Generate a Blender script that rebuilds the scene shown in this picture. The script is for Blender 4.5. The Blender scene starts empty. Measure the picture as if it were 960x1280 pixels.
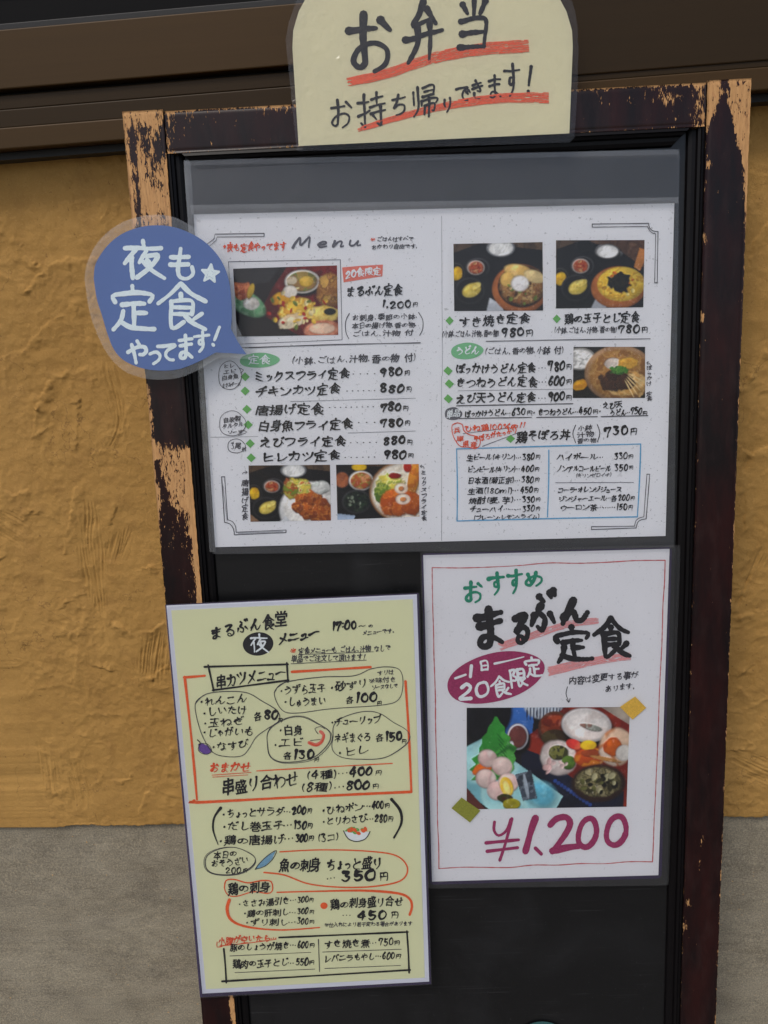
import bpy, math, random
import numpy as np
from mathutils import Vector, Matrix

S = bpy.context.scene
C = S.collection
rnd = random.Random(7)
nrs = np.random.RandomState(3)

# ------------------------------------------------------------------ camera geometry
F = 1000.0                                   # focal length in photo pixels (960 x 1280)
def unit(v):
    v = np.array(v, float); return v/np.linalg.norm(v)
rw = unit((13630, -573, -1000))              # wall horizontal, camera axes (x right, y down, z forward)
dw_a = (1e6+573*3487)/13630.0
dw = unit((dw_a, 3487, 1000))                # wall vertical (downwards)
nw = np.cross(rw, dw)                        # into the wall
M = np.array([rw, nw, -dw])                  # camera axes -> world (X along wall, Y into wall, Z up)
CAM = np.array([0.0, 0.0, 0.0])
def ray(px, py):
    px = np.asarray(px, float); py = np.asarray(py, float)
    d = np.stack([(px-480)/F, (py-640)/F, np.ones_like(px)], -1)
    return d @ M.T
# board axes
rb = M @ unit((24200, -764, -1000)); db = M @ unit((222, 5720, 1000))
db = unit(db - rb*np.dot(rb, db)); nb = np.cross(db, rb)
if nb[1] < 0: nb = -nb                        # into the wall
def hit(px, py, p0, n):
    d = ray(px, py); t = np.dot(p0-CAM, n)/(d @ n)
    return CAM + d*t[..., None]
p0 = CAM + ray(546, 118)*0.7
a = hit(152, 140, p0, nb); b = hit(940, 97, p0, nb)
p0 = CAM + (p0-CAM)*(0.56/np.linalg.norm(a-b))
BOARD0 = p0                                   # a point on the front plane of the board frame
YS = float(hit(546, 118, p0, nb)[1])+0.040    # front plane of the window sill
YW = YS+0.040                                 # stucco face
def wall_at(px, py, y=YW):
    d = ray(px, py); t = (y-CAM[1])/d[..., 1]
    return CAM + d*t[..., None]
HC = 0.35 - float(wall_at(480, 1027)[2])      # camera height so that the plinth is 0.35 m
CAM = np.array([0, 0, HC]); BOARD0 = BOARD0 + CAM
def at(px, py, h=0.0):
    """photo pixel -> point on the board frame's front plane raised by h metres towards the viewer"""
    return hit(px, py, BOARD0 - nb*h, nb)
def project(P):
    q = (np.asarray(P)-CAM) @ M
    return 480+F*q[..., 0]/q[..., 2], 640+F*q[..., 1]/q[..., 2]

cam = bpy.data.objects.new('camera', bpy.data.cameras.new('camera')); C.objects.link(cam)
X, Yd, Zf = M[:, 0], M[:, 1], M[:, 2]
cam.matrix_world = Matrix(((X[0], -Yd[0], -Zf[0], CAM[0]), (X[1], -Yd[1], -Zf[1], CAM[1]),
                           (X[2], -Yd[2], -Zf[2], CAM[2]), (0, 0, 0, 1)))
cam.data.sensor_fit = 'VERTICAL'; cam.data.sensor_height = 36; cam.data.lens = 36*F/1280
cam.data.clip_start = 0.01; cam.data.clip_end = 500
S.camera = cam

# ------------------------------------------------------------------ light
W = bpy.data.worlds.new('World'); S.world = W; W.use_nodes = True
nt = W.node_tree; nt.nodes.clear()
sky = nt.nodes.new('ShaderNodeTexSky'); sky.sky_type = 'NISHITA'; sky.sun_disc = False
SUN_EL, SUN_AZ = math.radians(54), math.radians(206)   # azimuth from +Y clockwise
sky.sun_elevation = SUN_EL; sky.sun_rotation = SUN_AZ
sky.air_density = 1.0; sky.dust_density = 3.0; sky.ozone_density = 1.0
bg = nt.nodes.new('ShaderNodeBackground'); bg.inputs['Strength'].default_value = 0.11
wo = nt.nodes.new('ShaderNodeOutputWorld')
nt.links.new(sky.outputs[0], bg.inputs[0]); nt.links.new(bg.outputs[0], wo.inputs[0])
sl = bpy.data.lights.new('sun', 'SUN'); sl.energy = 1.1; sl.angle = math.radians(14); sl.color = (1, .96, .9)
so = bpy.data.objects.new('sun', sl); C.objects.link(so)
sd = Vector((math.sin(SUN_AZ)*math.cos(SUN_EL), math.cos(SUN_AZ)*math.cos(SUN_EL), math.sin(SUN_EL)))
so.rotation_euler = sd.to_track_quat('Z', 'Y').to_euler(); so.location = (-1, -3, 4)
S.view_settings.view_transform = 'Standard'; S.view_settings.look = 'None'
S.view_settings.exposure = 0.38; S.view_settings.gamma = 1.0
S.cycles.transparent_max_bounces = 24

# ------------------------------------------------------------------ helpers
def lin(c):
    c = np.asarray(c, float)/255.0
    return np.where(c <= .04045, c/12.92, ((c+.055)/1.055)**2.4)
def L4(c): return tuple(float(x) for x in lin(c))+(1.0,)
def tag(o, label=None, cat=None, group=None, kind=None):
    if label: o['label'] = label
    if cat: o['category'] = cat
    if group: o['group'] = group
    if kind: o['kind'] = kind
    return o
def empty(name, loc):
    o = bpy.data.objects.new(name, None); C.objects.link(o); o.location = Vector(tuple(float(v) for v in loc))
    o.empty_display_size = .05; return o
def mesh(name, V, Fc, mat, parent=None, smooth=False, attrs=None):
    V = np.asarray(V, float)
    if parent is not None:
        off = np.array(parent.location)
        p = parent.parent
        while p is not None:
            off = off+np.array(p.location); p = p.parent
        V = V-off
    me = bpy.data.meshes.new(name)
    if isinstance(Fc, np.ndarray):
        n, k = Fc.shape
        me.vertices.add(len(V)); me.vertices.foreach_set('co', V.astype(np.float32).ravel())
        me.loops.add(n*k); me.loops.foreach_set('vertex_index', Fc.astype(np.int32).ravel())
        me.polygons.add(n); me.polygons.foreach_set('loop_start', np.arange(0, n*k, k, dtype=np.int32))
        me.update(calc_edges=True)
    else:
        me.from_pydata(V.tolist(), [], Fc); me.update()
    if smooth:
        me.polygons.foreach_set('use_smooth', np.ones(len(me.polygons), bool))
    for an, (ty, arr) in (attrs or {}).items():
        at_ = me.attributes.new(an, ty, 'POINT')
        at_.data.foreach_set('color' if ty == 'FLOAT_COLOR' else 'value', np.asarray(arr, np.float32).ravel())
    me.materials.append(mat)
    o = bpy.data.objects.new(name, me); C.objects.link(o)
    if parent is not None: o.parent = parent
    return o
def box_from(o, ax, ay, az, r=0.0):
    """8 corners of a box: origin o, three edge vectors"""
    o, ax, ay, az = map(np.asarray, (o, ax, ay, az))
    V = [o+ax*i+ay*j+az*k for k in (0, 1) for j in (0, 1) for i in (0, 1)]
    Fc = [(0, 2, 3, 1), (4, 5, 7, 6), (0, 1, 5, 4), (2, 6, 7, 3), (0, 4, 6, 2), (1, 3, 7, 5)]
    return V, Fc
def add_box(name, lo, hi, mat, parent=None, bevel=0.0):
    lo, hi = np.array(lo, float), np.array(hi, float)
    V, Fc = box_from(lo, (hi[0]-lo[0], 0, 0), (0, hi[1]-lo[1], 0), (0, 0, hi[2]-lo[2]))
    o = mesh(name, V, Fc, mat, parent)
    if bevel:
        m = o.modifiers.new('bevel', 'BEVEL'); m.width = bevel; m.segments = 2
    return o
def grid_faces(nu, nv):
    i = np.arange(nv-1)[:, None]*nu+np.arange(nu-1)[None, :]
    i = i.ravel(); return np.stack([i, i+1, i+1+nu, i+nu], -1)

# value noise on arrays
_T = nrs.rand(256, 256)
def vnoise(x, y, sx=1.0, sy=None, seed=0):
    sy = sx if sy is None else sy
    x = np.asarray(x)*sx+seed*17.3; y = np.asarray(y)*sy+seed*9.1
    xi = np.floor(x).astype(int); yi = np.floor(y).astype(int)
    fx = x-xi; fy = y-yi; fx = fx*fx*(3-2*fx); fy = fy*fy*(3-2*fy)
    g = lambda a, b: _T[(b) % 256, (a) % 256]
    return (g(xi, yi)*(1-fx)+g(xi+1, yi)*fx)*(1-fy)+(g(xi, yi+1)*(1-fx)+g(xi+1, yi+1)*fx)*fy
def fbm(x, y, s, o=4, seed=0, sy=None):
    v = 0; amp = .5; sy = s if sy is None else sy
    for k in range(o):
        v = v+amp*vnoise(x, y, s, sy, seed+k*3); s = s*2.03; sy = sy*2.03; amp *= .5
    return v/(1-.5**o)

# ------------------------------------------------------------------ materials
class Mat:
    def __init__(self, name):
        self.m = bpy.data.materials.new(name); self.m.use_nodes = True
        self.nt = self.m.node_tree; self.nt.nodes.clear()
        self.out = self.nt.nodes.new('ShaderNodeOutputMaterial')
        self.tc = None
    def n(self, t, **kw):
        nd = self.nt.nodes.new('ShaderNode'+t)
        for k, v in kw.items():
            if k.startswith('i_'):
                key = k[2:]; key = int(key) if key.isdigit() else key.replace('_', ' ')
                nd.inputs[key].default_value = v
            else: setattr(nd, k, v)
        return nd
    def l(self, a, b): self.nt.links.new(a, b)
    def coords(self, scale=(1, 1, 1), loc=(0, 0, 0), rot=(0, 0, 0)):
        if self.tc is None: self.tc = self.n('TexCoord')
        mp = self.n('Mapping'); mp.inputs['Scale'].default_value = scale; mp.inputs['Location'].default_value = loc
        mp.inputs['Rotation'].default_value = rot
        self.l(self.tc.outputs['Object'], mp.inputs[0]); return mp.outputs[0]
    def noise(self, scale, detail=4, rough=.55, sc=(1, 1, 1), loc=(0, 0, 0), dist=0.0):
        nz = self.n('TexNoise'); nz.inputs['Scale'].default_value = scale; nz.inputs['Detail'].default_value = detail
        nz.inputs['Roughness'].default_value = rough; nz.inputs['Distortion'].default_value = dist
        self.l(self.coords(sc, loc), nz.inputs['Vector']); return nz.outputs[0]
    def ramp(self, fac, stops, interp='LINEAR'):
        r = self.n('ValToRGB'); cr = r.color_ramp; cr.interpolation = interp
        while len(cr.elements) < len(stops): cr.elements.new(.5)
        for e, (p, c) in zip(cr.elements, stops):
            e.position = p; e.color = c if len(c) == 4 else tuple(c)+(1,)
        self.l(fac, r.inputs[0]); return r.outputs[0]
    def math(self, op, a, b=None, c=None, clamp=False):
        m = self.n('Math'); m.operation = op; m.use_clamp = clamp
        for i, v in enumerate((a, b, c)):
            if v is None: continue
            if isinstance(v, (int, float)): m.inputs[i].default_value = v
            else: self.l(v, m.inputs[i])
        return m.outputs[0]
    def mix(self, fac, a, b, typ='MIX'):
        m = self.n('MixRGB'); m.blend_type = typ
        for i, v in enumerate((fac, a, b)):
            if isinstance(v, (int, float)): m.inputs[i].default_value = v
            elif isinstance(v, tuple): m.inputs[i].default_value = v
            else: self.l(v, m.inputs[i])
        return m.outputs[0]
    def bump(self, h, strength=.3, dist=.001, normal=None):
        b = self.n('Bump'); b.inputs['Strength'].default_value = strength; b.inputs['Distance'].default_value = dist
        self.l(h, b.inputs['Height'])
        if normal is not None: self.l(normal, b.inputs['Normal'])
        return b.outputs[0]
    def pbr(self, col, rough=.5, metal=0.0, spec=.5, normal=None, coat=0.0):
        p = self.n('BsdfPrincipled')
        for k, v in (('Base Color', col), ('Roughness', rough), ('Metallic', metal), ('Specular IOR Level', spec), ('Coat Weight', coat)):
            if isinstance(v, (int, float, tuple)): p.inputs[k].default_value = v
            else: self.l(v, p.inputs[k])
        if normal is not None: self.l(normal, p.inputs['Normal'])
        self.l(p.outputs[0], self.out.inputs[0]); return p

def ink(name, c, rough=.55, vary=.25):
    m = Mat(name); n_ = m.noise(600, 3)
    a = L4(c); bcol = tuple(min(1, x*(1+vary)+.012*vary) for x in a[:3])+(1,)
    m.pbr(m.mix(m.ramp(n_, [(.35, (0, 0, 0)), (.65, (1, 1, 1))]), a, bcol), rough, spec=.35); return m.m

def m_paper(name, c, fleck=0.0, crinkle=0.0, vary=.04):
    m = Mat(name)
    base = L4(c); dk = tuple(x*(1-vary*2) for x in base[:3])+(1,)
    col = m.mix(m.noise(9, 4), dk, base)
    if fleck:
        f = m.ramp(m.noise(420, 2, .5), [(.0, (1, 1, 1)), (.30, (1, 1, 1)), (.335, (0, 0, 0))])
        col = m.mix(m.math('MULTIPLY', f, fleck), col, tuple(x*.45 for x in base[:3])+(1,))
        f2 = m.ramp(m.noise(120, 2, .5, loc=(3, 1, 2)), [(.0, (1, 1, 1)), (.25, (1, 1, 1)), (.28, (0, 0, 0))])
        col = m.mix(m.math('MULTIPLY', f2, fleck*.7), col, tuple(x*.6 for x in base[:3])+(1,))
    nrm = m.bump(m.noise(60 if not crinkle else 130, 4), .15+crinkle, .0006)
    m.pbr(col, .6, spec=.3, normal=nrm); return m.m

def m_film(name, milk=.05, wav=.25, rough=.08, scale=14, gloss=.5):
    m = Mat(name)
    nrm = m.bump(m.noise(scale, 3, .5, dist=.6), wav, .004)
    fine = m.bump(m.noise(150, 3), wav*.25, .0006, nrm)
    gl = m.n('BsdfGlossy'); gl.inputs['Roughness'].default_value = rough; gl.inputs[0].default_value = (1, 1, 1, 1)
    m.l(fine, gl.inputs['Normal'])
    fr = m.n('Fresnel'); fr.inputs[0].default_value = 1.5; m.l(fine, fr.inputs['Normal'])
    tr = m.n('BsdfTransparent'); df = m.n('BsdfDiffuse'); df.inputs[0].default_value = (.8, .82, .84, 1)
    mk = m.n('MixShader'); 
    sm = m.ramp(m.noise(22, 5, .65, loc=(2, 5, 1)), [(.3, (milk*.7,)*3), (.6, (milk,)*3), (.78, (milk*1.7,)*3)])
    m.l(sm, mk.inputs[0]); m.l(tr.outputs[0], mk.inputs[1]); m.l(df.outputs[0], mk.inputs[2])
    mx = m.n('MixShader'); m.l(m.math('MULTIPLY', fr.outputs[0], gloss), mx.inputs[0])
    m.l(mk.outputs[0], mx.inputs[1]); m.l(gl.outputs[0], mx.inputs[2]); m.l(mx.outputs[0], m.out.inputs[0])
    return m.m

def m_print(name):
    m = Mat(name); a_ = m.n('Attribute'); a_.attribute_name = 'print'
    m.pbr(a_.outputs['Color'], .5, spec=.3); return m.m

def m_frame():
    """dark maroon paint flaking off pale wood; the 'wear' attribute says where it has gone"""
    m = Mat('flaking_painted_wood')
    a_ = m.n('Attribute'); a_.attribute_name = 'wear'
    n1 = m.noise(1.0, 6, .62, sc=(330, 330, 95)); n2 = m.noise(1.0, 4, .6, sc=(1100, 1100, 260), loc=(4, 2, 7))
    s = m.math('MULTIPLY_ADD', m.math('SUBTRACT', n1, .5), 2.4, a_.outputs['Fac'])
    s = m.math('MULTIPLY_ADD', m.math('SUBTRACT', n2, .5), 1.7, s)
    mask = m.ramp(s, [(.46, (0, 0, 0)), (.54, (1, 1, 1))])
    s01 = mask
    wood = m.mix(m.noise(1.0, 4, .6, sc=(500, 500, 18)), L4((166, 120, 74)), L4((202, 158, 106)))
    spots = m.ramp(m.noise(1.0, 3, .6, sc=(260, 260, 120), loc=(9, 9, 9)), [(.60, (0, 0, 0)), (.72, (1, 1, 1))])
    wood = m.mix(m.math('MULTIPLY', spots, .35), wood, L4((150, 92, 62)))
    paint = m.mix(m.ramp(m.noise(1.0, 4, .6, sc=(40, 40, 9)), [(.35, (0, 0, 0)), (.65, (1, 1, 1))]), L4((18, 10, 11)), L4((38, 14, 13)))
    dust = m.ramp(m.noise(1.0, 5, .6, sc=(90, 90, 30), loc=(1, 8, 3)), [(.5, (0, 0, 0)), (.8, (1, 1, 1))])
    paint = m.mix(m.math('MULTIPLY', dust, .12), paint, L4((84, 66, 62)))
    thin = m.ramp(s, [(.40, (0, 0, 0)), (.5, (1, 1, 1))])
    grime = m.ramp(m.noise(1.0, 6, .7, sc=(600, 600, 60), loc=(2, 7, 5)), [(.48, (0, 0, 0)), (.68, (1, 1, 1))])
    wood = m.mix(m.math('MULTIPLY', grime, .45), wood, L4((112, 78, 52)))
    rim = m.mix(.55, paint, L4((96, 48, 30)))
    paint = m.mix(thin, paint, rim)
    col = m.mix(s01, paint, wood)
    ro = m.ramp(s01, [(0, (.3,)*3), (1, (.72,)*3)])
    inv = m.math('SUBTRACT', 1.0, s01)
    nr = m.bump(inv, .7, .0004)
    nr = m.bump(m.noise(1.0, 5, .6, sc=(700, 700, 40)), .25, .0004, nr)
    m.pbr(col, ro, spec=.24, normal=nr); return m.m

def m_simple(name, c, rough=.5, metal=0.0, nscale=60, amp=.12, bump=.1, sc=(1, 1, 1), spec=.5):
    m = Mat(name); base = L4(c)
    lo = tuple(x*(1-amp) for x in base[:3])+(1,); hi = tuple(min(1, x*(1+amp)) for x in base[:3])+(1,)
    nz = m.noise(nscale, 5, .6, sc=sc)
    m.pbr(m.mix(nz, lo, hi), rough, metal, spec, m.bump(nz, bump, .001)); return m.m

def m_stucco():
    m = Mat('ochre_stucco')
    n1 = m.noise(6, 5, .6); n2 = m.noise(40, 5, .65, loc=(3, 3, 3))
    c = m.mix(m.ramp(n1, [(.3, (0, 0, 0)), (.7, (1, 1, 1))]), L4((158, 119, 60)), L4((178, 137, 74)))
    c = m.mix(m.math('MULTIPLY', m.ramp(n2, [(.52, (0, 0, 0)), (.75, (1, 1, 1))]), .5), c, L4((142, 104, 54)))
    sp = m.ramp(m.noise(230, 2, .5, loc=(7, 1, 4)), [(.24, (1, 1, 1)), (.285, (0, 0, 0))])
    c = m.mix(m.math('MULTIPLY', sp, .55), c, L4((96, 68, 40)))
    stain = m.ramp(m.noise(1, 5, .6, sc=(26, 26, 3.2), loc=(2, 2, 2)), [(.5, (0, 0, 0)), (.85, (1, 1, 1))])
    c = m.mix(m.math('MULTIPLY', stain, .35), c, L4((134, 98, 54)))
    vo = m.n('TexVoronoi'); vo.feature = 'DISTANCE_TO_EDGE'; vo.inputs['Scale'].default_value = 1
    wc = m.n('VectorMath'); wc.operation = 'ADD'
    nzc = m.n('TexNoise'); nzc.inputs['Scale'].default_value = 30; nzc.inputs['Detail'].default_value = 5; m.l(m.coords(), nzc.inputs[0])
    sc_ = m.n('VectorMath'); sc_.operation = 'SCALE'; sc_.inputs['Scale'].default_value = .9; m.l(nzc.outputs[1], sc_.inputs[0])
    m.l(m.coords((9, 9, 7)), wc.inputs[0]); m.l(sc_.outputs[0], wc.inputs[1]); m.l(wc.outputs[0], vo.inputs['Vector'])
    crk = m.math('MULTIPLY', m.ramp(vo.outputs['Distance'], [(0, (1, 1, 1)), (.007, (0, 0, 0))]), m.ramp(m.noise(5, 2, .5, loc=(6, 6, 6)), [(.54, (0, 0, 0)), (.60, (1, 1, 1))]))
    c = m.mix(m.math('MULTIPLY', crk, .6), c, L4((92, 64, 36)))
    grit = m.noise(620, 4, .75, loc=(3, 9, 1))
    c = m.mix(m.math('MULTIPLY', m.ramp(grit, [(.52, (0, 0, 0)), (.72, (1, 1, 1))]), .28), c, L4((208, 168, 104)))
    nr = m.bump(grit, .55, .0008)
    nr = m.bump(m.noise(150, 7, .75), .75, .0016, nr)
    nr = m.bump(m.noise(1, 4, .6, sc=(420, 420, 90), loc=(5, 5, 5)), .22, .0007, nr)
    m.pbr(c, .78, spec=.3, normal=nr); return m.m

def m_mortar():
    m = Mat('grey_mortar')
    big = m.noise(1, 6, .66, sc=(9, 9, 16), dist=.9)
    c = m.mix(m.ramp(big, [(.33, (0, 0, 0)), (.62, (1, 1, 1))]), L4((122, 113, 94)), L4((162, 153, 131)))
    st = m.ramp(m.noise(1, 5, .65, sc=(16, 16, 24), loc=(4, 1, 9)), [(.5, (0, 0, 0)), (.72, (1, 1, 1))])
    c = m.mix(m.math('MULTIPLY', st, .5), c, L4((80, 74, 66)))
    bands = m.ramp(m.noise(1, 4, .6, sc=(9, 9, 95), loc=(1, 1, 1), dist=.6), [(.4, (0, 0, 0)), (.7, (1, 1, 1))])
    c = m.mix(m.math('MULTIPLY', bands, .16), c, L4((158, 151, 138)))
    sand = m.noise(520, 3, .7)
    c = m.mix(.5, c, m.ramp(sand, [(.3, L4((54, 52, 52))), (.55, L4((140, 131, 114))), (.72, L4((190, 175, 145)))]))
    rust = m.ramp(m.noise(210, 2, .5, loc=(8, 8, 1)), [(.72, (0, 0, 0)), (.76, (1, 1, 1))])
    c = m.mix(m.math('MULTIPLY', rust, .8), c, L4((190, 150, 96)))
    nr = m.bump(m.noise(380, 5, .7), .7, .0016)
    nr = m.bump(m.noise(1, 5, .65, sc=(40, 40, 150), loc=(3, 1, 1)), .3, .0016, nr)
    m.pbr(c, .85, spec=.25, normal=nr); return m.m

def m_panel():
    m = Mat('black_board_panel')
    sm = m.ramp(m.noise(7, 5, .6, dist=.8), [(.42, (0, 0, 0)), (.75, (1, 1, 1))])
    dust = m.ramp(m.noise(700, 2, .5), [(.70, (0, 0, 0)), (.76, (1, 1, 1))])
    scr = m.ramp(m.noise(1, 2, .5, sc=(12, 12, 900), loc=(3, 3, 3), dist=.3), [(.68, (0, 0, 0)), (.74, (1, 1, 1))])
    c = m.mix(m.math('MULTIPLY', sm, .5), L4((17, 17, 18)), L4((34, 34, 36)))
    c = m.mix(m.math('MULTIPLY', dust, .35), c, L4((90, 90, 90)))
    c = m.mix(m.math('MULTIPLY', scr, .10), c, L4((110, 110, 112)))
    ro = m.ramp(sm, [(0, (.28,)*3), (1, (.5,)*3)])
    m.pbr(c, ro, spec=.4, normal=m.bump(m.noise(60, 5), .12, .0008)); return m.m

MAT = dict(
    stucco=m_stucco(), mortar=m_mortar(), frame=m_frame(),
    black_paint=m_simple('black_moulding_paint', (13, 11, 12), .36, nscale=90, amp=.3, spec=.14),
    panel=m_panel(),
    bronze=m_simple('bronze_aluminium', (64, 46, 21), .5, .1, nscale=1, sc=(3, 300, 300), amp=.12, bump=.03, spec=.22),
    bronze_dark=m_simple('dark_bronze_aluminium', (47, 34, 16), .5, .1, nscale=1, sc=(3, 200, 200), amp=.15, bump=.03, spec=.2),
    rubber_shade=m_simple('black_gasket_and_shade', (14, 13, 12), .6),
    asphalt=m_simple('grey_asphalt', (110, 108, 104), .9, nscale=220, amp=.35, bump=.6),
    white=m_paper('menu_paper', (230, 231, 234), fleck=.6),
    white2=m_paper('special_paper', (224, 224, 227), fleck=.25),
    cream=m_paper('washi_cream_paper', (226, 219, 180), crinkle=.75, vary=.06),
    yellow=m_paper('pale_yellow_print', (220, 221, 178), vary=.03),
    purple=ink('purple_edge_reflection', (40, 26, 62)),
    blue=None,
    film=m_film('laminate_film', .010, .25), film_milky=m_film('milky_laminate_film', .09, .45, .12, 40),
    film_dark=m_film('laminate_margin_film', .010, .3, .10, 12),
    black=ink('black_brush_ink', (22, 20, 24)), thin=ink('grey_pen_ink', (58, 56, 62)),
    grey=ink('grey_ink', (84, 84, 92)), red=ink('vermilion_ink', (206, 74, 40)), orange=ink('orange_marker', (214, 86, 40)),
    redline=ink('red_crayon_line', (178, 84, 84)), pink=ink('pink_crayon', (214, 144, 144), vary=.1), crayon=ink('orange_crayon', (222, 92, 56), vary=.2),
    green=ink('green_print', (112, 178, 128), vary=.08), leaf=ink('green_bullet', (96, 164, 84), vary=.08),
    teal=ink('green_brush_ink', (28, 124, 96)), maroon=ink('maroon_ink', (140, 40, 84), vary=.3), salmon=ink('salmon_badge', (214, 112, 96), vary=.08),
    bluepen=ink('blue_marker', (88, 152, 190)), wink=ink('white_lettering', (224, 230, 232), vary=.02), chalk=ink('pale_marker', (228, 240, 240), vary=.06),
    gold=ink('gold_tape', (206, 166, 62)), olive=ink('olive_tape', (132, 134, 44)), violet=ink('violet_print', (96, 66, 140)), cyan=ink('fish_print', (110, 150, 176)),
    print=m_print('photo_print'), glass=None)
m = Mat('blue_bubble_paper')
wv = m.n('TexWave'); wv.inputs['Scale'].default_value = 260; wv.inputs['Distortion'].default_value = 2; m.l(m.coords((1, 1, .6), rot=(0, .5, 0)), wv.inputs[0])
m.pbr(m.mix(wv.outputs[1], L4((76, 104, 160)), L4((94, 122, 180))), .55, spec=.35, normal=m.bump(m.noise(300, 4), .25, .0005)); MAT['blue'] = m.m
m = Mat('dark_window_glass'); m.pbr((.008, .007, .006, 1), .12, spec=.08); MAT['glass'] = m.m

# ------------------------------------------------------------------ setting: ground and shop front
gx = 120
mesh('ground', [(-gx, -gx, 0), (gx, -gx, 0), (gx, gx, 0), (-gx, gx, 0)], [(0, 1, 2, 3)], MAT['asphalt'])['kind'] = 'structure'

shop = empty('shop_building', (0, YW, 0))
tag(shop, 'shop front with troweled ochre stucco wall, grey mortar plinth and bronze window frame', 'building')

# stucco with its trowel relief; the grid is dense where the relief is in view
def dense(segs):
    out = []
    for a0, a1, st in segs:
        out.append(np.arange(a0, a1-1e-9, st))
    out.append([segs[-1][1]]); return np.concatenate(out)
xl0 = wall_at(-25, 600)[0]; xl1 = wall_at(275, 600)[0]; xr0 = wall_at(880, 600)[0]; xr1 = wall_at(990, 600)[0]
zt = wall_at(0, 150)[2]+.03
z_pl = .35
xs = dense([(-3.0, xl0, .25), (xl0, xl1, .0011), (xl1, xr0, .012), (xr0, xr1, .0011), (xr1, 3.0, .25)])
zs = dense([(z_pl, zt, .0011)])
XX, ZZ = np.meshgrid(xs, zs)
rgd = 1-np.abs(fbm(XX+.02*fbm(XX, ZZ, 20, 2, 40), ZZ, 26, 4, 12)-.5)*2
H = (fbm(XX, ZZ, 9, 3, 1)-.5)*.004+(fbm(XX, ZZ, 90, 4, 5)-.5)*.0021*(.3+1.4*vnoise(XX, ZZ, 16, seed=7))+(fbm(XX, ZZ, 24, 3, 8, sy=70)-.5)*.0012+np.clip(rgd-.80, 0, 1)**1.0*.006*vnoise(XX, ZZ, 14, seed=9)
def ridge(pts, hgt=.0012, wid=.0013, skirt=.007):
    """raised lip left by the trowel along a curve: sharp on one side, soft on the other"""
    global H
    P = np.array([wall_at(*p)[[0, 2]] for p in pts])
    for k in range(len(P)-1):
        A, B = P[k], P[k+1]; d = B-A; Ln = np.linalg.norm(d)+1e-9; d = d/Ln
        rx, rz = XX-A[0], ZZ-A[1]
        t = rx*d[0]+rz*d[1]; s = -rx*d[1]+rz*d[0]
        tt = np.clip(t, 0, Ln); e = np.hypot(t-tt, 0)
        s = s+(vnoise(XX, ZZ, 260, seed=3)-.5)*.004
        env = np.exp(-(e/.003)**2)*hgt*(.4+1.2*vnoise(XX, ZZ, 130, seed=k))
        prof = np.where(s > 0, np.exp(-(s/wid)**2), np.exp(-(s/skirt)**2)*.9)
        H = H+env*prof*1.05*(.25+1.5*vnoise(XX, ZZ, 45, seed=13))
def comb(cx, cy, rx, ry, ang, pitch=.0032, amp=.0007, curve=0):
    """patch of parallel scratches dragged through the wet plaster"""
    global H
    c = wall_at(cx, cy)[[0, 2]]; rx, ry = rx*.00088, ry*.00088; a0 = math.radians(ang)
    u = (XX-c[0])*math.cos(a0)+(ZZ-c[1])*math.sin(a0); v = -(XX-c[0])*math.sin(a0)+(ZZ-c[1])*math.cos(a0)
    u = u+curve*v*v
    r = (u/rx)**2+(v/ry)**2
    msk = np.clip(1.25-r-.7*vnoise(XX, ZZ, 90, seed=4), 0, 1)
    msk = msk*msk*(3-2*msk)
    w = u/pitch+1.6*vnoise(u, v, 160, 22, seed=int(abs(cx))%7)
    amp = amp*2.0
    H = H-amp*msk*(.5+.5*np.sin(w*2*math.pi))*(.4+vnoise(u, v, 320, 30, seed=2))-.0004*msk
comb(118, 700, 26, 95, -4, .0040, .0009); comb(196, 820, 30, 55, -14, .0038, .0011); comb(150, 680, 22, 40, -22, .0034, .0009)
comb(150, 520, 14, 60, -10, .0045, .0007, 8); comb(15, 655, 30, 40, 55, .004, .0006); comb(60, 960, 30, 60, -4, .004, .0005)
comb(100, 980, 24, 60, 0, .0036, .0006); comb(140, 480, 20, 60, 4, .004, .0005)
comb(935, 720, 18, 60, -18, .0034, .0009); comb(945, 960, 25, 50, 62, .0045, .0007); comb(930, 580, 10, 30, -20, .003, .0008)
ridge([(92, 870), (100, 788), (108, 760)], .0010); ridge([(0, 340), (35, 362), (60, 335), (85, 325), (120, 323)], .0013)
ridge([(0, 610), (18, 620), (34, 612)], .0016); ridge([(40, 555), (48, 510), (62, 478), (88, 462)], .0013)
ridge([(82, 690), (90, 640), (96, 610)], .0012); ridge([(148, 778), (165, 792), (190, 788), (205, 778)], .0015)
ridge([(170, 848), (190, 846), (208, 832)], .0014); ridge([(172, 712), (190, 708), (204, 712)], .0012)
ridge([(85, 470), (100, 500), (96, 560)], .0009); ridge([(6, 446), (30, 440), (60, 405), (80, 395)], .0012)
ridge([(70, 782), (90, 790), (105, 784)], .0014); ridge([(0, 820), (40, 826), (70, 832)], .0009)
ridge([(60, 980), (70, 990), (78, 985)], .001); ridge([(175, 1015), (185, 990), (200, 978)], .0011)
ridge([(95, 380), (105, 420), (125, 430)], .0009); ridge([(20, 300), (45, 330), (62, 345)], .0009)
ridge([(925, 560), (940, 568), (960, 560)], .0014); ridge([(918, 500), (935, 470), (955, 440)], .0011); ridge([(912, 750), (925, 770), (945, 765)], .0012)
ridge([(935, 335), (945, 300), (958, 280)], .0009); ridge([(915, 690), (930, 660), (935, 610)], .0010); ridge([(925, 860), (940, 880), (958, 872)], .0009)
rr = random.Random(11)
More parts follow.
